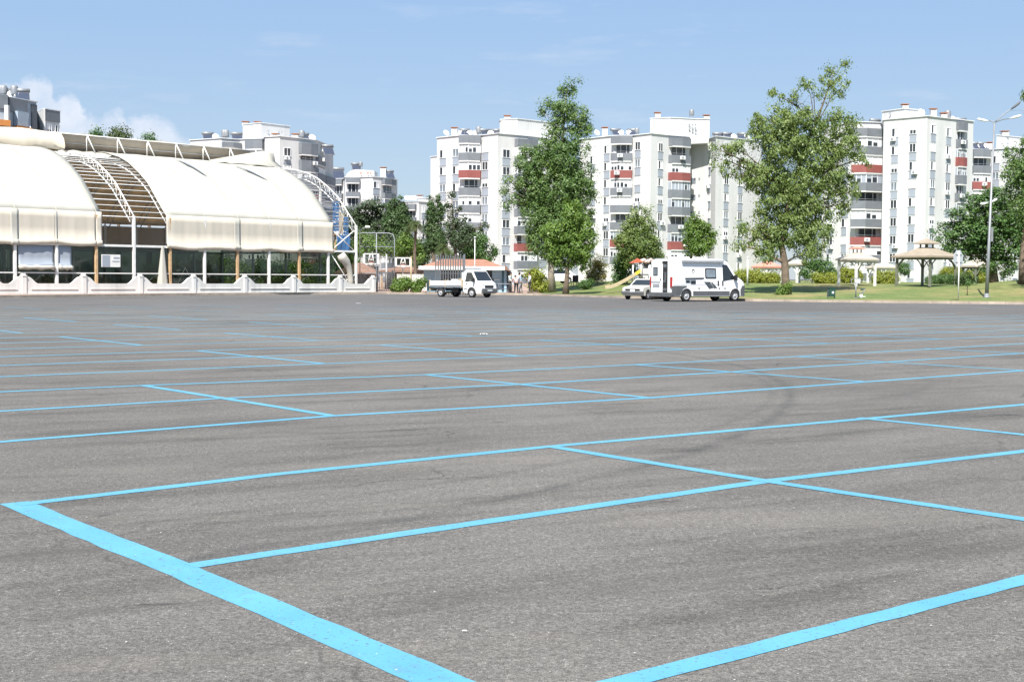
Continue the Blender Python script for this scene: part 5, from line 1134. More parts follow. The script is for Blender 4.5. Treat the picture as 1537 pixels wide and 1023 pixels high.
def wheel(parent, x, y, r=.34, w_=.21, side=1, dual=False):
    m_ = MB(); mt = Matrix.Translation((x, y, r)) @ Matrix.Rotation(R_(-90)*side, 4, 'X')   # local +z points outwards
    m_.lathe([(r*.62, -w_/2), (r*.93, -w_/2), (r, -w_*.36), (r, w_*.36), (r*.93, w_/2), (r*.62, w_/2)], 28, (0, 0, 0), 0, True, mt, 0, False); wl = m_.build('wheel', M['tyre'], parent)
    m_ = MB(); m_.lathe([(r*.64, -w_*.3), (r*.64, w_*.44), (r*.55, w_*.40), (r*.30, w_*.25), (r*.26, w_*.42), (r*.12, w_*.46), (0.001, w_*.46)], 20, (0, 0, 0), 0, True, mt)
    m_.build('rim', M['rim'], wl)
    m_ = MB()
    for k in range(6):
        a = k*math.pi/3; m_.lathe([(r*.06, w_*.27), (r*.06, w_*.345)], 8, (r*.43*math.cos(a), r*.43*math.sin(a), 0), 0, False, mt)
    m_.build('rim_hole', M['black'], wl)
    return wl
def side_plate(name, poly, off, shape, mat, parent, side, th=.012):
    # a window or trim plate lying on the shell side: poly in (x,z)
    m_ = MB(); k = len(poly)
    a = [(x, side*(shell_w(x, z, *shape)+off), z) for x, z in poly]; b = [(x, side*(shell_w(x, z, *shape)+off-th-.05), z) for x, z in poly]
    m_.add(a+b, [tuple(range(k)) if side < 0 else tuple(range(k-1, -1, -1)), tuple(range(2*k-1, k-1, -1)) if side < 0 else tuple(range(k, 2*k))]+[(i, (i+1) % k, k+(i+1) % k, k+i) for i in range(k)])
    return m_.build(name, mat, parent)
def rbox(poly, r=.06): # round polygon corners
    out = []; n = len(poly)
    for i in range(n):
        p = Vector(poly[i]); a = Vector(poly[i-1]); b = Vector(poly[(i+1) % n]); da = (a-p).normalized(); db = (b-p).normalized()
        for t in (0, .25, .5, .75, 1): q = (p+da*r)*(1-t)**2+p*2*t*(1-t)+(p+db*r)*t*t; out.append((q.x, q.y))
    return out
# camper van ----------------------------------------------------------------
vb = G(1055, 451.5); vang = R_(33)
VL, VH, VW = 5.9, 2.55, 1.02
g = G(1009, 452.6); d_ = Vector((math.cos(vang), math.sin(vang), 0)); n_ = Vector((math.sin(vang), -math.cos(vang), 0))
VR = g - n_*VW*1.1     # rear centre on the ground
van = thing('camper_van', 'white camper van with open rear door and rolled awning, parked beside the small ivory car', 'camper van', (VR.x, VR.y, 0), vang)
van.scale = (1.1, 1.1, 1.1)
shp = (VW, 1.12, VH, .12, [(4.6, 1), (5.35, .97), (5.9, .84)])
prof = [(.02, .5), (0, 1.0), (.03, 1.9), (.10, 2.47), (.2, 2.55), (3.7, 2.55), (4.1, 2.50), (4.35, 2.38), (5.05, 1.52), (5.55, 1.30), (5.78, 1.08), (5.87, .75), (5.87, .42), (5.75, .3)]
prof += arch(4.97, .42, .3)+arch(1.12, .42, .3)+[(.1, .32)]
side_shell('body', prof, VW, 1.12, VH, .12, M['carwhite'], van, shp[4], .045)
MB().box((2.9, 0, .42), (5.2, 1.5, .3)).box((4.97, 0, .52), (.84, 1.86, .5)).box((1.12, 0, .52), (.84, 1.86, .5)).build('chassis', M['black'], van)
for s in (-1, 1):
    for x in (1.12, 4.97): wheel(van, x, s*.88, .34, .22, s)
    side_plate('sill_trim', [(1.62, .36), (4.5, .36), (4.5, .62), (1.6, .62)], .012, shp, M['greyplastic'], van, s)
    side_plate('arch_trim', [(-.0, .36), (.62, .36), (.70, .55), (.85, .78), (1.1, .86), (1.1, .94), (.1, .94), (0, .9)], .012, shp, M['greyplastic'], van, s)
    o = side_plate('cab_window', rbox([(3.95, 1.22), (4.88, 1.34), (4.86, 1.50), (4.3, 2.22), (3.95, 2.22)], .08), .012, shp, M['carglass'], van, s)
    o = side_plate('side_window', rbox([(2.55, 1.38), (3.42, 1.38), (3.42, 2.0), (2.55, 2.0)], .08), .02, shp, M['black'], van, s)
    side_plate('pane', rbox([(2.62, 1.45), (3.35, 1.45), (3.35, 1.93), (2.62, 1.93)], .06), .028, shp, M['glassm'], o, s)
    m_ = MB(); m_.box((4.86, s*1.14, 1.42), (.12, .24, .34)); m_.build('wing_mirror', M['black'], van, .03)
s = -1
side_plate('decal', [(2.42, 1.18), (2.92, 1.18), (3.2, .82), (2.86, .76), (2.72, .9)], .009, shp, M['decal'], van, s); side_plate('decal', [(2.98, 1.16), (3.14, 1.13), (3.38, .80), (3.25, .78)], .009, shp, M['decal'], van, s); side_plate('decal', [(3.2, 1.04), (3.26, 1.02), (3.5, .80), (3.42, .79)], .009, shp, M['decal'], van, s)
side_plate('rail_trim', [(.98, 1.34), (2.25, 1.34), (2.45, 1.38), (2.45, 1.43), (.98, 1.41)], .03, shp, M['black'], van, s); side_plate('service_hatch', [(1.0, 1.1), (1.8, 1.1), (1.8, 1.3), (1.0, 1.3)], .015, shp, M['glassm'], van, s); side_plate('vent_panel', [(1.42, 1.06), (1.78, 1.06), (1.78, 1.24), (1.42, 1.24)], .03, shp, M['black'], van, s); side_plate('vent_panel', [(1.05, 1.14), (1.3, 1.14), (1.3, 1.26), (1.05, 1.26)], .03, shp, M['black'], van, s)
m_ = MB(); m_.lathe([(.11, 0), (.11, .012)], 16, (0, 0, 0), 0, False, Matrix.Translation((1.62, -1.0+.01, 1.82)) @ Matrix.Rotation(R_(90), 4, 'X')); v_ = m_.build('vent_disc', M['black'], van); v_.location.y = .02
m_ = MB(); m_.lathe([(.07, 0), (.07, .012)], 16, (0, 0, 0), 0, False, Matrix.Translation((1.62, -1.0, 1.79)) @ Matrix.Rotation(R_(90), 4, 'X')); o = m_.build('vent_flap', M['carwhite'], v_)
for x in (3.52, 3.88): side_plate('door_handle', rbox([(x, .95), (x+.09, .95), (x+.1, 1.25), (x-.01, 1.25)], .03), .02, shp, M['black'], van, s)
for x in (3.72, 2.1): side_plate('door_seam', [(x, .66), (x+.018, .66), (x+.018, 2.3 if x > 3 else 1.95), (x, 2.3 if x > 3 else 1.95)], .004, shp, M['shadow_metal'], van, s)
side_plate('waist_line', [(.15, 1.0), (3.7, 1.0), (3.7, 1.02), (.15, 1.02)], .004, shp, M['panel'], van, s)
for x, z in ((2.0, .74), (3.6, .74), (4.05, .74)): side_plate('cap', [(x, z), (x+.12, z), (x+.12, z+.1), (x, z+.1)], .01, shp, M['shadow_metal'], van, s)
m_ = MB(); m_.tube([(.75, -.98, 2.44), (3.95, -.98, 2.44)], [.10, .10], 12); aw = m_.build('awning', M['frame'], van); MB().box((2.3, -1.06, 2.40), (3.2, .06, .10)).build('awning_rail', M['shadow_metal'], aw)
m_ = MB(); m_.lathe([(.13, 0), (.12, .1), (.06, .13)], 12, (3.2, -.95, 2.36)); m_.build('marker_lamp', M['orange'], van)
MB().box((1.5, .2, 2.60), (.9, .9, .14)).build('roof_vent', M['frame'], van, .03); MB().box((2.9, 0, 2.6), (.6, .6, .12)).build('roof_vent', M['frame'], van, .03)
# rear: left leaf shut, right leaf gone round to the side leaving an opening, its inside shade a black sheet
rd = MB().box((-.03, .44, 1.42), (.06, .96, 1.95)).build('rear_door', M['carwhite'], van, .03)
MB().box((-.065, .50, 1.78), (.02, .42, .5)).build('door_window', M['black'], rd, .03); MB().box((-.078, .50, 1.78), (.012, .32, .4)).build('pane', M['glassm'], rd)
MB().box((-.066, .42, .94), (.016, .62, .20)).build('number_plate', M['shadow_metal'], rd); MB().box((-.068, .45, 1.16), (.03, .86, .05)).build('grab_rail', M['panel'], rd); MB().box((-.07, .0, 1.3), (.03, .05, .12)).build('handle', M['black'], rd)
dw = MB().box((-.008, -.38, 1.42), (.05, .46, 1.95)).build('doorway_shade', M['black'], van)
for y, z, a, c in ((-.36, 2.1, .3, .2), (-.40, 1.5, .16, .5), (-.33, 1.2, .22, .14), (-.36, .72, .34, .16)): MB().box((-.04, y, z), (.02, a, c)).build('stowed_gear', M['greyplastic'], dw); MB().box((-.045, -.34, 2.12), (.02, .2, .12)).build('stowed_bag', M['panel'], dw)
m_ = MB().box((-.03, -.74, 1.42), (.06, .26, 1.95)); m_.build('rear_door', M['carwhite'], van, .03)
MB().box((-.07, 0, .40), (.22, 1.96, .28)).build('rear_bumper', M['greyplastic'], van, .04)
for y in (-.93, .96): MB().box((-.02, y, 1.15), (.10, .16, .62)).build('tail_lamp', M['lamp_red'], van, .03)
MB().box((-.02, 0, 2.50), (.06, 1.5, .05)).build('rear_trim', M['shadow_metal'], van)
# front end: windscreen, bumper, lamps
m_ = MB(); m_.add([(4.37, -.80, 2.33), (4.37, .80, 2.33), (5.02, .88, 1.56), (5.02, -.88, 1.56)], [(0, 1, 2, 3)]); m_.add([(4.39, -.80, 2.35), (4.39, .80, 2.35), (5.05, .88, 1.57), (5.05, -.88, 1.57)], [(0, 3, 2, 1)]); m_.build('windscreen', M['carglass'], van)
MB().box((5.78, 0, .5), (.24, 1.66, .42)).build('front_bumper', M['greyplastic'], van, .05); 
for y in (-.7, .7): MB().box((5.62, y, 1.08), (.3, .34, .3)).build('headlight', M['lamp_clear'], van, .06)
for s in (-1, 1): side_plate('front_trim', [(5.45, .36), (5.85, .36), (5.85, .95), (5.6, .95), (5.42, .7)], .012, shp, M['greyplastic'], van, s)
# flatbed truck ----------------------------------------------------------------
tang = R_(-40); tl_ = G(709, 446.3); fx = Vector((math.cos(tang), math.sin(tang), 0)); fy = Vector((-math.sin(tang), math.cos(tang), 0))
# the near front wheel stands at the pixel; vehicle frame has its origin under the rear end
TO = tl_ - fx*4.05 + fy*.82
trk = thing('flatbed_truck', 'white flatbed pickup truck with dropside bed parked by the teal building', 'truck', (TO.x, TO.y, 0), tang)
tsh = (.95, 1.05, 2.0, .15, [(3.9, 1), (4.6, .96), (5.0, .84)])
prof = [(3.22, .45), (3.22, 1.85), (3.3, 1.98), (3.5, 2.03), (3.85, 2.0), (4.02, 1.93), (4.52, 1.22), (4.86, 1.04), (4.97, .8), (4.99, .42), (4.9, .3)]+arch(4.25-.2, .41, .3)+[(3.4, .32)]
side_shell('cab', prof, .95, 1.05, 2.0, .15, M['carwhite'], trk, tsh[4], .05)
for s in (-1, 1):
    wheel(trk, 4.05, s*.82, .34, .22, s); wheel(trk, .95, s*.80, .34, .30, s)
    side_plate('side_window', rbox([(3.42, 1.14), (4.38, 1.18), (4.36, 1.28), (3.98, 1.84), (3.5, 1.84)], .06), .012, tsh, M['carglass'], trk, s)
    MB().box((4.36, s*1.06, 1.28), (.12, .22, .32)).build('wing_mirror', M['black'], trk, .03)
    side_plate('door_handle', [(3.5, .98), (3.66, .98), (3.66, 1.03), (3.5, 1.03)], .02, tsh, M['black'], trk, s)
    side_plate('door_seam', [(3.42, .5), (3.435, .5), (3.435, 1.86), (3.42, 1.86)], .004, tsh, M['shadow_metal'], trk, s)
    side_plate('side_moulding', [(3.3, .62), (3.62, .62), (3.62, .68), (3.3, .68)], .012, tsh, M['greyplastic'], trk, s)
m_ = MB(); m_.add([(4.05, -.70, 1.90), (4.05, .70, 1.90), (4.50, .80, 1.25), (4.50, -.80, 1.25)], [(0, 1, 2, 3)]); m_.add([(4.065, -.70, 1.915), (4.065, .70, 1.915), (4.53, .80, 1.255), (4.53, -.80, 1.255)], [(0, 3, 2, 1)]); m_.build('windscreen', M['carglass'], trk)
MB().box((4.93, 0, .50), (.24, 1.62, .34)).build('front_bumper', M['greyplastic'], trk, .05); MB().box((4.95, 0, .80), (.08, .95, .2)).build('grille', M['black'], trk, .02); MB().box((5.06, 0, .52), (.02, .5, .11)).build('number_plate', M['plate'], trk)
for y in (-.64, .64): MB().box((4.84, y, .86), (.2, .3, .24)).build('headlight', M['lamp_clear'], trk, .05)
m_ = MB(); m_.tube([(3.3, -.8, 2.12), (3.3, .8, 2.12)], .03, 6)
for k in range(6): m_.box((3.4+.0*k, -.7+.28*k, 2.1), (.35, .05, .12))
m_.build('roof_rack', M['shadow_metal'], trk)
MB().box((1.9, 0, .56), (3.9, .8, .16)).box((.95, 0, .34), (.12, 1.3, .12)).box((2.2, -.55, .5), (.7, .3, .3)).box((4.05, 0, .55), (.82, 1.75, .4)).build('chassis', M['black'], trk)
MB().box((1.55, 0, .80), (3.25, 2.0, .10)).build('bed_floor', M['shadow_metal'], trk)
for y in (-1.0, 1.0):
    p = MB()
    p.box((1.55, y, 1.02), (3.25, .05, .36))
    for z in (.90, 1.02, 1.14): p.box((1.55, y+(.03 if y > 0 else -.03), z), (3.2, .03, .05))
    p.build('side_board', M['wall2'], trk, .01)
    for x in (-.08, 1.5, 3.18): MB().box((x, y, 1.02), (.09, .09, .52)).build('stake', M['sand'], trk)
MB().box((-.08, 0, 1.02), (.05, 2.0, .36)).build('tail_board', M['wall2'], trk, .01); MB().box((3.17, 0, 1.35), (.06, 2.0, 1.0)).build('headboard', M['steelw'], trk, .01)
m_ = MB().box((-.14, 0, .55), (.08, 1.9, .18)); m_.build('rear_bumper', M['sand'], trk)
for y in (-.75, .75): MB().box((-.19, y, .56), (.04, .3, .12)).build('tail_lamp', M['lamp_red'], trk)
for s in (-1, 1):
    m_ = MB(); m_.tube([(.95+.45*math.cos(a), s*.84, .34+.45*math.sin(a)) for a in [math.pi*i/10 for i in range(11)]], .04, 6); m_.build('mudguard', M['panel'], trk)
def cargo(x, y, size, mat, lab, name):
    w_ = trk.matrix_basis @ Vector((x, y, .855)); o = MB().box((0, 0, size[2]/2), size).box((0, 0, size[2]+.02), (size[0]*1.04, size[1]*1.04, .04)).build(name, mat, None, .02, w_); o.rotation_euler = (0, 0, tang); tag(o, lab, 'crate')
cargo(2.3, .3, (.7, .5, .50), M['leaf_hedge'] if False else M['sand'], 'beige crate standing on the truck bed close to the cab', 'cargo_crate'); cargo(1.35, .4, (.6, .5, .44), M['frame'], 'white crate standing on the middle of the truck bed', 'cargo_crate')
# old ivory hatchback ----------------------------------------------------------------
cang = math.atan2(-.86, -.51); cw = G(971, 449.6)      # near front wheel
cf = Vector((math.cos(cang), math.sin(cang), 0)); cl = Vector((-math.sin(cang), math.cos(cang), 0))
CO = cw - cf*3.3*1.06 - cl*.70*1.06
car = thing('old_car', 'small old ivory car with black bumper, half hidden behind the rear of the camper van', 'car', (CO.x, CO.y, 0), cang)
car.scale = (1.06, 1.06, 1.06)
csh = (.80, .86, 1.38, .14, [(3.0, 1), (3.7, .97), (4.05, .93)])
prof = [(.0, .35), (-.02, .85), (.25, .95), (.75, 1.34), (1.0, 1.39), (2.1, 1.38), (2.25, 1.34), (2.85, .93), (3.9, .80), (4.02, .72), (4.05, .42), (3.95, .26)]+arch(3.3, .35, .26)+arch(.85, .35, .26)+[(.2, .28)]
side_shell('body', prof, .80, .86, 1.38, .14, M['caroff'], car, csh[4], .035)
MB().box((2.05, 0, .36), (3.5, 1.2, .24)).box((3.3, 0, .45), (.68, 1.44, .36)).box((.85, 0, .45), (.68, 1.44, .36)).build('chassis', M['black'], car)
for s in (-1, 1):
    wheel(car, 3.3, s*.70, .29, .18, s); wheel(car, .85, s*.70, .29, .18, s)
    side_plate('side_window', rbox([(1.65, .93), (2.68, .95), (2.2, 1.30), (1.65, 1.31)], .04), .01, csh, M['carglass'], car, s); side_plate('side_window', rbox([(.55, .96), (1.57, .93), (1.57, 1.31), (.85, 1.30)], .04), .01, csh, M['carglass'], car, s)
    side_plate('side_moulding', [(1.15, .52), (2.95, .52), (2.95, .58), (1.15, .58)], .01, csh, M['greyplastic'], car, s); side_plate('door_handle', [(1.7, .80), (1.86, .80), (1.86, .84), (1.7, .84)], .015, csh, M['black'], car, s)
    MB().box((2.6, s*.86, .98), (.1, .16, .12)).build('wing_mirror', M['black'], car, .02)
m_ = MB(); m_.add([(2.27, -.58, 1.31), (2.27, .58, 1.31), (2.81, .68, .965), (2.81, -.68, .965)], [(0, 1, 2, 3)]); m_.add([(2.285, -.58, 1.325), (2.285, .58, 1.325), (2.84, .68, .972), (2.84, -.68, .972)], [(0, 3, 2, 1)]); m_.build('windscreen', M['carglass'], car)
MB().box((4.03, 0, .66), (.05, 1.05, .13)).build('grille', M['black'], car); 
for y in (-.6, .6): MB().box((4.02, y, .665), (.06, .22, .14)).build('headlight', M['lamp_clear'], car, .02)
MB().box((4.06, 0, .46), (.16, 1.6, .20)).build('front_bumper', M['greyplastic'], car, .04); MB().box((4.15, .04, .60), (.02, .34, .16)).build('number_plate', M['plate'], car); MB().box((-.05, 0, .46), (.16, 1.56, .2)).build('rear_bumper', M['greyplastic'], car, .04)
for s in (-.5, .5): m_ = MB().tube([(1.1, s, 1.44), (2.0, s, 1.44)], .02, 6).box((1.1, s, 1.41), (.04, .04, .07)).box((2.0, s, 1.41), (.04, .04, .07)); m_.build('roof_rail', M['black'], car)
# ------------------------------------------------------------------ park furniture
def hip(m_, hw, z0, z1, topw, n=4, lip=.12, ang0=math.pi/4, cx=0, cy=0, curve=.0):
    k = 1/math.cos(math.pi/n) if n == 4 else 1
    m_.lathe([(hw*k, z0), (hw*k, z0+lip), ((hw+topw)/2*k, z0+lip+(z1-z0-lip)*(.5-curve)), (topw*k, z1)], n, (cx, cy, 0), 0, False, None, ang0)
def gazebo(label, px, yb, d, hw_px, ye, y1, yt, capw, post, roofm, rz=.5, n=4, group='gazebos behind the lawn', capm=None, tier=True):
    b = onland(px, d); r = thing('gazebo', label, 'gazebo', b, rz, group); u = d/FPX
    ze = P(px, ye, d).z-b.z; z1 = P(px, y1, d).z-b.z; hw = hw_px*u/1.28
    m_ = MB(); hip(m_, hw, ze, z1, capw*u*.55, n, .14, math.pi/4, curve=.06); m_.build('roof', roofm, r)
    if tier:
        zt = P(px, yt, d).z-b.z; m_ = MB(); hip(m_, capw*u*.95, z1+.28, zt, .05, n, .08, math.pi/4); cp = m_.build('lantern_roof', capm or roofm, r)
        m_ = MB()
        for a, b_ in ((-1, -1), (1, -1), (1, 1), (-1, 1)): m_.box((a*capw*u*.45, b_*capw*u*.45, z1+.15), (.1, .1, .34))
        m_.build('lantern_post', post, cp)
    for a, b_ in ((-1, -1), (1, -1), (1, 1), (-1, 1)):
        x, y = a*hw*.82, b_*hw*.82
        p = MB().box((x, y, ze/2), (.17, .17, ze)).build('post', post, r)
        m_ = MB()
        for dx, dy in ((-a, 0), (0, -b_)): m_.tube([(x, y, ze-.95), (x+dx*.35, y+dy*.35, ze-.4), (x+dx*.85, y+dy*.85, ze-.02)], .05, 6)
        m_.build('brace', post, p)
    m_ = MB()
    for a in (-1, 1): m_.box((0, a*hw*.82, ze-.06), (hw*1.7, .12, .14)).box((a*hw*.82, 0, ze-.06), (.12, hw*1.62, .13))
    m_.build('beam', post, r); return r
gm = plain('olive_timber', (.16, .17, .13), .8, 0, .25, 3)
gazebo('large two tiered beige gazebo with dark curved braces, right of centre of the lawn', 1390, 428, 113, 47, 387, 371.5, 358, 14, gm, M['canvas'], .62)
gazebo('smaller two tiered pale gazebo with reddish lantern roof, left of the large one', 1286, 427, 114, 29, 391, 379, 369, 9, M['steelw'], M['canvasw'], .5, capm=M['pink'])
gazebo('low pale canopy pavilion behind and between the two gazebos', 1326, 420, 142, 25, 403, 394, 390, 4, M['steelw'], M['canvasw'], .5, tier=False)
gazebo('pale pavilion at the far right half hidden by the street lamp post', 1465, 421, 128, 21, 401, 390, 388, 8, gm, M['canvasw'], .4, tier=False)
gazebo('faded red canopy behind the hedge left of the big tree trunk', 1152, 425, 132, 22, 402, 391.5, 389, 5, M['steelw'], M['pink'], .5, tier=False)
gazebo('off white canopy with white posts just right of the big tree trunk', 1198, 425, 128, 22, 398, 390, 388, 5, M['steelw'], M['canvasw'], .5, tier=False)
# playground slide
b = onland(950, 113); u = 113/FPX; pl = thing('playground_slide', 'playground tower with small red roof and yellow and beige slide behind the ivory car', 'slide', b)
Xp = lambda px: P(px, 415, 113).x-b.x; Zp = lambda py: P(950, py, 113).z-b.z
m_ = MB(); 
for x in (950, 962):
    for y in (0, .9): m_.tube([(Xp(x), y, 0), (Xp(x), y, Zp(392))], .045, 8)
for x in (975, 985): m_.tube([(Xp(x), .2, 0), (Xp(x), .2, Zp(396))], .1, 8)
m_.build('post', M['frame'], pl); MB().box((Xp(960), .45, Zp(412)), (1.5, 1.1, .1)).build('platform', M['greyplastic'], pl)
m_ = MB(); m_.add([(Xp(945), -.15, Zp(395)), (Xp(957), -.15, Zp(387.5)), (Xp(957), 1.05, Zp(387.5)), (Xp(945), 1.05, Zp(395)), (Xp(965), -.15, Zp(393)), (Xp(965), 1.05, Zp(393))], [(0, 1, 2, 3), (1, 4, 5, 2), (0, 4, 1), (3, 2, 5), (0, 3, 5, 4)]); m_.build('roof', M['redroof'], pl)
m_ = MB()
for k in range(6): m_.lathe([(.02, -.16), (.16, -.1), (.2, 0), (.16, .1), (.02, .16)], 10, (Xp(963+3.4*k), .1, Zp(391.5)+.08*math.sin(k*2)))
m_.build('arch_panel', plain('red_and_white_panel', (.6, .45, .42), .5, 0, .6, 7), pl); MB().box((Xp(974), .3, Zp(398)), (.9, .1, .5)).build('side_panel', M['greyplastic'], pl)
m_ = MB(); n = 12; q = [(961, 407, 0), (953, 412, 0), (940, 420, 0), (926, 427.5, 0), (916, 431, 0), (908, 432, 0)]
pts_ = [Vector((Xp(x), -.25-.05*i, max(.1, Zp(y)))) for i, (x, y, _) in enumerate(q)]
for i, (a, c) in enumerate(zip(pts_[:-1], pts_[1:])):
    mi = 0 if i == 0 else 1
    m_.add([a+Vector((0, -.28, 0)), c+Vector((0, -.28, 0)), c+Vector((0, .28, 0)), a+Vector((0, .28, 0))], [(0, 1, 2, 3)], mi)
    for s in (-.28, .28): m_.add([a+Vector((0, s-.03, -.1)), c+Vector((0, s-.03, -.1)), c+Vector((0, s-.03, .18)), a+Vector((0, s-.03, .18)), a+Vector((0, s+.03, -.1)), c+Vector((0, s+.03, -.1)), c+Vector((0, s+.03, .18)), a+Vector((0, s+.03, .18))], [(0, 1, 2, 3), (7, 6, 5, 4), (3, 2, 6, 7), (1, 0, 4, 5)], mi)
m_.build('chute', [M['yellow'], M['sand']], pl)
# plain white wall and low plinth behind the playground
b = onland(880, 146); pw = thing('park_wall', 'low white wall with a painted blue patch behind the playground', 'wall', b); Xw = lambda px: P(px, 415, 146).x-b.x
MB().box(((Xw(868)+Xw(940))/2, 0, .7), (Xw(940)-Xw(868), .25, 1.9)).build('wall_panel', M['whitewall'], pw); MB().box((Xw(895), -.14, .7), (.8, .03, 1.0)).build('painted_patch', M['bluewall'], pw)
# street lamp
b = onland(1481.5, 98); b = Vector((G(1481.5, 443, .5).x*0+b.x, b.y, b.z)); top = P(1492.5, 184, 98)-b
lp = thing('street_lamp', 'tall grey street lamp with one long raised arm, on the right of the lawn', 'street lamp', b)
m_ = MB(); m_.lathe([(.30, 0), (.30, .04), (.17, .06), (.17, .3)], 12, (0, 0, 0)); m_.tube([(0, 0, 0), (top.x*.3, 0, top.z*.3), (top.x*.3, 0, top.z*.3+.02), (top.x, 0, top.z)], [.14, .11, .10, .06], 12); m_.build('pole', M['steelg'], lp)
def arm(px, py, ml, hl, name='arm', at=None, dy=0):
    e = P(px, py, 98)-b; e.y = dy; a = at or top; k = 6
    ar = MB().tube([a+(e-a)*i/k+Vector((0, 0, .06*math.sin(math.pi*i/k))) for i in range(k+1)], .035, 8).build('arm', M['steelg'], lp)
    d_ = (e-a).normalized(); e2 = e+d_*hl
    m_ = MB().tube([e-d_*.1, e+d_*hl*.25, e+d_*hl*.8, e2], [.035, .085, .09, .04], 10); h = m_.build('lamp_head', ml, ar)
arm(1519, 163, M['greyplastic'], .75); arm(1513, 179, M['frame'], .7, dy=-.6); arm(1484, 181, M['frame'], .75, dy=.3)
at = Vector((top.x*.55, 0, P(1487, 304, 98).z-b.z)); arm(1480, 305, M['frame'], .5, at=at, dy=-.1); arm(1491, 302, M['frame'], .45, at=at, dy=.1)
m_ = MB().box((top.x*.42+.15, 0, P(1487, 352, 98).z-b.z), (.16, .2, 1.0)); m_.build('control_box', M['steelg'], lp, .02)
# sign seen from behind
b = onland(1439, 92.5); cz = P(1441, 388, 92.5).z-b.z; sg = thing('road_sign', 'octagonal road sign seen from behind on a white post at the kerb', 'sign', b, R_(40))
MB().tube([(0, 0, 0), (0, 0, cz+.5)], .045, 8).build('post', M['steelw'], sg)
m_ = MB(); m_.lathe([(.60, -.012), (.60, .012)], 8, (0, 0, 0), 0, False, Matrix.Translation((0, .06, cz)) @ Matrix.Rotation(R_(90), 4, 'X'), math.pi/8); pl_ = m_.build('sign_plate', plain('bare_aluminium', (.58, .61, .63), .45, .3, .05), sg)
m_ = MB(); 
for z in (-.25, .25): m_.box((0, .035, cz+z), (.7, .03, .05))
m_.build('bracket', M['steelg'], pl_)
# litter bin and exercise machine
b = onland(1248, 96.5); bn = thing('litter_bin', 'dark green litter bin with a white mark on the lawn right of the big tree', 'bin', b, .3)
MB().box((0, 0, .42), (.46, .4, .6)).build('bin_body', M['dkgreen'], bn, .03); MB().box((0, 0, .74), (.52, .46, .06)).build('lid', M['dkgreen'], bn, .02); MB().box((.02, -.205, .42), (.16, .015, .14)).build('sticker', M['frame'], bn)
for x in (-.26, .26): MB().box((x, 0, .3), (.05, .06, .7)).build('leg', M['greyplastic'], bn)
b = onland(1285, 97); ex = thing('exercise_machine', 'grey outdoor exercise machine with an info board frame on the lawn', 'exercise machine', b, .1); u = 97/FPX
m_ = MB().tube([(0, 0, 0), (0, 0, 1.05)], .05, 8).lathe([(.2, 0), (.2, .03)], 12, (0, 0, 0)); m_.build('post', M['steelg'], ex)
m_ = MB(); 
for x, z, sx, sz in ((0, 1.38, .7, .05), (0, 1.06, .7, .05), (-.34, 1.22, .05, .36), (.34, 1.22, .05, .36)): m_.box((x, 0, z), (sx, .05, sz))
m_.build('board_frame', M['steelg'], ex); MB().box((.17, 0, 1.22), (.26, .03, .27)).build('info_board', M['frame'], ex)
m_ = MB().tube([(.1, 0, .08), (.45, 0, .1), (.5, 0, .35), (.6, -.1, .62)], .035, 6).tube([(.5, 0, .35), (.25, .1, .42)], .035, 6); m_.build('lever', M['steelg'], ex); MB().box((.5, 0, .62), (.34, .1, .12)).build('seat', M['dkgreen'], ex, .03)
m_ = MB(); m_.lathe([(.12, -.02), (.12, .02)], 12, (0, 0, 0), 0, False, Matrix.Translation((.35, -.12, .16)) @ Matrix.Rotation(R_(90), 4, 'X')).box((.55, -.14, .12), (.2, .12, .04)); m_.build('pedal', M['frame'], ex)
# thin pale posts near the hedge
for px, yt, d, lab in ((1122, 387, 116, 'white slim post in front of the hedge left of the pink canopy'), (1270, 330, 150, 'slim pale mast behind the left gazebo and the big tree')):
    b = onland(px, d); t = P(px, yt, d); o = MB().tube([(0, 0, 0), (0, 0, t.z-b.z)], [.09, .06], 8).lathe([(.12, 0), (.1, .05), (.02, .12)], 8, (0, 0, t.z-b.z)).build('pole', M['steelw'], None, 0, b); tag(o, lab, 'pole')
# white garden chair under the right trees
b = onland(1507, 118); ch = thing('garden_chair', 'white plastic garden chair in the shade right of the street lamp', 'chair', b, .4)
MB().box((0, 0, .43), (.48, .46, .04)).build('seat', M['frame'], ch, .01); MB().box((0, .22, .70), (.46, .05, .55)).build('backrest', M['frame'], ch, .02)
for x in (-.2, .2):
    for y in (-.2, .2): MB().box((x, y, .21), (.05, .05, .42)).build('leg', M['frame'], ch)
    MB().box((x*1.2, 0, .62), (.05, .45, .04)).build('armrest', M['frame'], ch)
b = onland(863, 130); ch = thing('park_seat', 'small black park seat on the lawn between the tree trunks and the clipped bush', 'seat', b, -.5)
MB().box((0, 0, .42), (.6, .45, .06)).build('seat', M['black'], ch); MB().box((-.05, .22, .75), (.6, .06, .6)).build('backrest', M['black'], ch)
for x in (-.25, .25):
    for y in (-.2, .2): MB().tube([(x, y, .42), (x*1.2, y*1.2, 0)], .03, 6).build('leg', M['black'], ch)
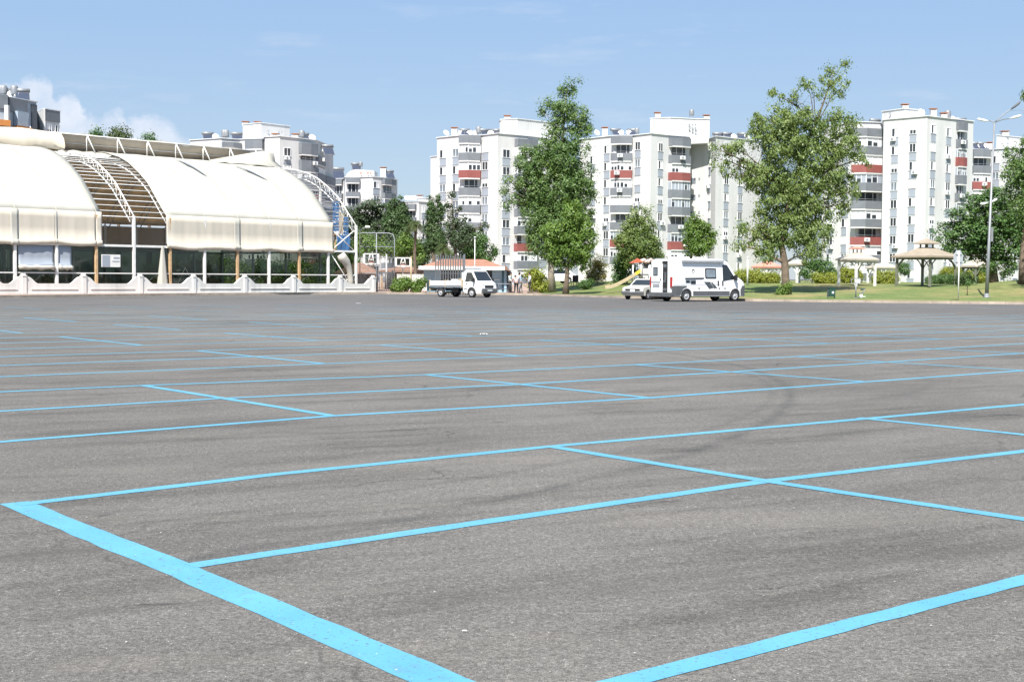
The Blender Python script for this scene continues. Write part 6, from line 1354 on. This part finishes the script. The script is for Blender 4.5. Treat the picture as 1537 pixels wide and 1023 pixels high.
# white parked car glimpsed behind the tree trunks
b = onland(860, 139); wc = thing('parked_car', 'white car glimpsed far behind the trunks of the two tall trees', 'car', b, R_(200)); ws = (.82, .9, 1.45, .16, [(3.2, 1), (3.9, .96), (4.2, .9)])
prof = [(.0, .35), (0, .9), (.3, 1.0), (.7, 1.38), (1.1, 1.46), (2.3, 1.43), (3.0, .98), (3.95, .82), (4.18, .6), (4.18, .35), (4.05, .26)]+arch(3.4, .35, .26)+arch(.8, .35, .26)+[(.2, .28)]
side_shell('body', prof, .82, .9, 1.45, .16, M['carwhite'], wc, ws[4], .04); MB().box((2.1, 0, .36), (3.6, 1.2, .24)).build('chassis', M['black'], wc)
for s in (-1, 1):
    for x in (.8, 3.4): wheel(wc, x, s*.72, .3, .18, s)
    side_plate('side_window', rbox([(.6, 1.0), (2.8, .98), (2.25, 1.36), (.95, 1.38)], .05), .01, ws, M['carglass'], wc, s)
# ------------------------------------------------------------------ people by the bushes
def skinned(name, verts, edges, mat, parent, sub=1, root=0):
    me = bpy.data.meshes.new(name); me.from_pydata([v[:3] for v in verts], edges, []); me.materials.append(mat)
    o = link(name, me, parent); sk = o.modifiers.new('skin', 'SKIN'); sk.use_smooth_shade = True
    lay = me.skin_vertices[0] if me.skin_vertices else None
    if lay is None:
        bm = bmesh.new(); bm.from_mesh(me); bm.verts.layers.skin.verify(); bm.to_mesh(me); bm.free(); lay = me.skin_vertices[0]
    for i, v in enumerate(verts): lay.data[i].radius = (v[3], v[4] if len(v) > 4 else v[3]); lay.data[i].use_root = (i == root)
    ss_ = o.modifiers.new('sub', 'SUBSURF'); ss_.levels = sub; ss_.render_levels = sub; return o
def person(label, px, d, facing, shirt, trousers, bend=0, stride=.12, arms=((.2, -.1), (-.2, -.1)), h=1.72, base=None):
    b = base or onland(px, d); r = thing('person', label, 'person', b, facing, 'people standing near the truck'); k = h/1.72
    # frame: x forward, y to the person's left
    cb, sb = math.cos(bend), math.sin(bend); hip_ = Vector((-.12*bend, 0, .92*k))
    def T(x, y, z): return hip_+Vector((x*cb+z*sb, y, -x*sb+z*cb))*1.0
    V = []; E = []
    def add(p, rad, par=None, r2=None):
        V.append((p.x, p.y, p.z, rad*k, (r2 or rad)*k)); i = len(V)-1
        if par is not None: E.append((par, i))
        return i
    pel = add(hip_, .13, None, .10); wst = add(T(0, 0, .18*k), .125, pel, .09); chs = add(T(0, 0, .40*k), .155, wst, .105); nb = add(T(0, 0, .53*k), .075, chs); nk = add(T(.02, 0, .60*k), .055, nb); h1 = add(T(.04, 0, .69*k), .082, nk, .09); h2 = add(T(.03, 0, .79*k), .075, h1, .085)
    add(T(.13, 0, .70*k), .014, h1)
    SH = []; 
    for s, (af, ab) in zip((1, -1), arms):
        sh = T(0, s*.19*k, .49*k); elb = sh+Vector((.28*math.sin(af)*k, s*.06, -.28*math.cos(af)*k)); wr = elb+Vector((.26*math.sin(af+.5+ab)*k, -s*.01, -.26*math.cos(af+.5+ab)*k)); dr = (wr-elb).normalized()
        a = add(sh, .055, chs); c = add(elb, .04, a); e = add(wr, .027, c); pm = add(wr+dr*.05, .03, e, .02)
        for f, (oy, L) in enumerate(((-.028, .085), (-.010, .095), (.010, .09), (.028, .07))):
            q = add(wr+dr*.095+Vector((0, oy, 0)), .010, pm); q = add(wr+dr*(.095+L*.5)+Vector((.008, oy*1.1, 0)), .009, q); add(wr+dr*(.095+L)+Vector((.02, oy*1.1, 0)), .007, q)
        q = add(wr+dr*.06+Vector((.03, -s*.03, 0)), .011, pm); add(wr+dr*.10+Vector((.045, -s*.035, 0)), .009, q)
        SH.append((sh, elb, wr))
    LG = []
    for s in (1, -1):
        hj = hip_+Vector((0, s*.09*k, -.05*k)); kn = Vector((s*stride*.55+.05, s*.10*k, .48*k)); an = Vector((s*stride, s*.11*k, .09*k)); toe = an+Vector((.17*k, s*.02, -.05*k))
        a = add(hj, .085, pel); c = add(kn, .055, a); e = add(an, .04, c); add(toe, .035, e); LG.append((hj, kn, an, toe))
    skinned('body', V, E, M['skin'], r)
    # shirt and trousers as slightly larger skins
    V2 = []; E2 = []
    def add2(p, rad, par=None, r2=None):
        V2.append((p.x, p.y, p.z, rad*k, (r2 or rad)*k)); i = len(V2)-1
        if par is not None: E2.append((par, i))
        return i
    p0 = add2(T(0, 0, -.04*k), .165, None, .125); p1 = add2(T(0, 0, .18*k), .15, p0, .115); p2 = add2(T(0, 0, .40*k), .18, p1, .125); add2(T(0, 0, .535*k), .085, p2)
    for sh, elb, wr in SH: a = add2(sh, .072, p2); c = add2(elb, .058, a); add2(elb+(wr-elb)*(.15 if shirt is not M['cl_pale'] else .8), .05, c)
    skinned('shirt', V2, E2, shirt, r)
    V2.clear(); E2.clear(); p0 = add2(hip_+Vector((0, 0, .04)), .15, None, .12)
    for hj, kn, an, toe in LG: a = add2(hj, .105, p0); c = add2(kn, .08, a); add2(an+Vector((0, 0, .02)), .062, c)
    skinned('trousers', list(V2), list(E2), trousers, r)
    hd = T(.03, 0, .74*k); m_ = MB(); m_.lathe([(.09, .0), (.105, .06), (.09, .12), (.05, .155), (.002, .165)], 12, (hd.x-.02, hd.y, hd.z-.02)); m_.build('hair', M['hair'], r)
    for hj, kn, an, toe in LG: c = (an+toe)/2; MB().box((c.x, c.y, .045), (.27*k, .1, .09)).build('shoe', M['black'], r, .03)
    return r
def lot(px, py): return G(px, py)
b0 = onland(766, 119)
person('person in a pale long sleeved shirt and dark trousers, standing leftmost beside the teal building', 765.5, 118.5, R_(-30), M['cl_pale'], M['cl_dark'], .1, .08, ((.5, .3), (.3, .2)))
person('person in a pink shirt bending forward with back to the camera', 775, 117.5, R_(100), M['cl_pink'], M['cl_dark'], .85, .1, ((.9, -.2), (1.0, -.2)))
person('person in grey trousers and pale blue shirt standing right beside the bending one', 782, 118, R_(170), M['cl_blue'], M['cl_grey'], .2, .1, ((.6, .5), (.4, .3)))
person('person alone in a pale grey shirt and dark trousers before the yellow green bush', 795.5, 117.5, R_(200), M['cl_pale'], M['cl_dark'], .05, .06, ((.3, .9), (-.1, .1)))
# trestle bench they gather round
b = onland(757, 118.5); tb = thing('work_bench', 'low dark trestle bench left of the group of people', 'bench', b, .2)
MB().box((0, 0, .78), (1.3, .5, .05)).build('top', M['shadow_metal'], tb)
for x in (-.55, .55):
    for y in (-.2, .2): MB().tube([(x, y, .76), (x*1.1, y*1.2, 0)], .03, 6).build('leg', M['greyplastic'], tb)
m_ = MB().tube([(-.55, 0, .35), (.55, 0, .35)], .025, 6); m_.build('stretcher', M['greyplastic'], tb)
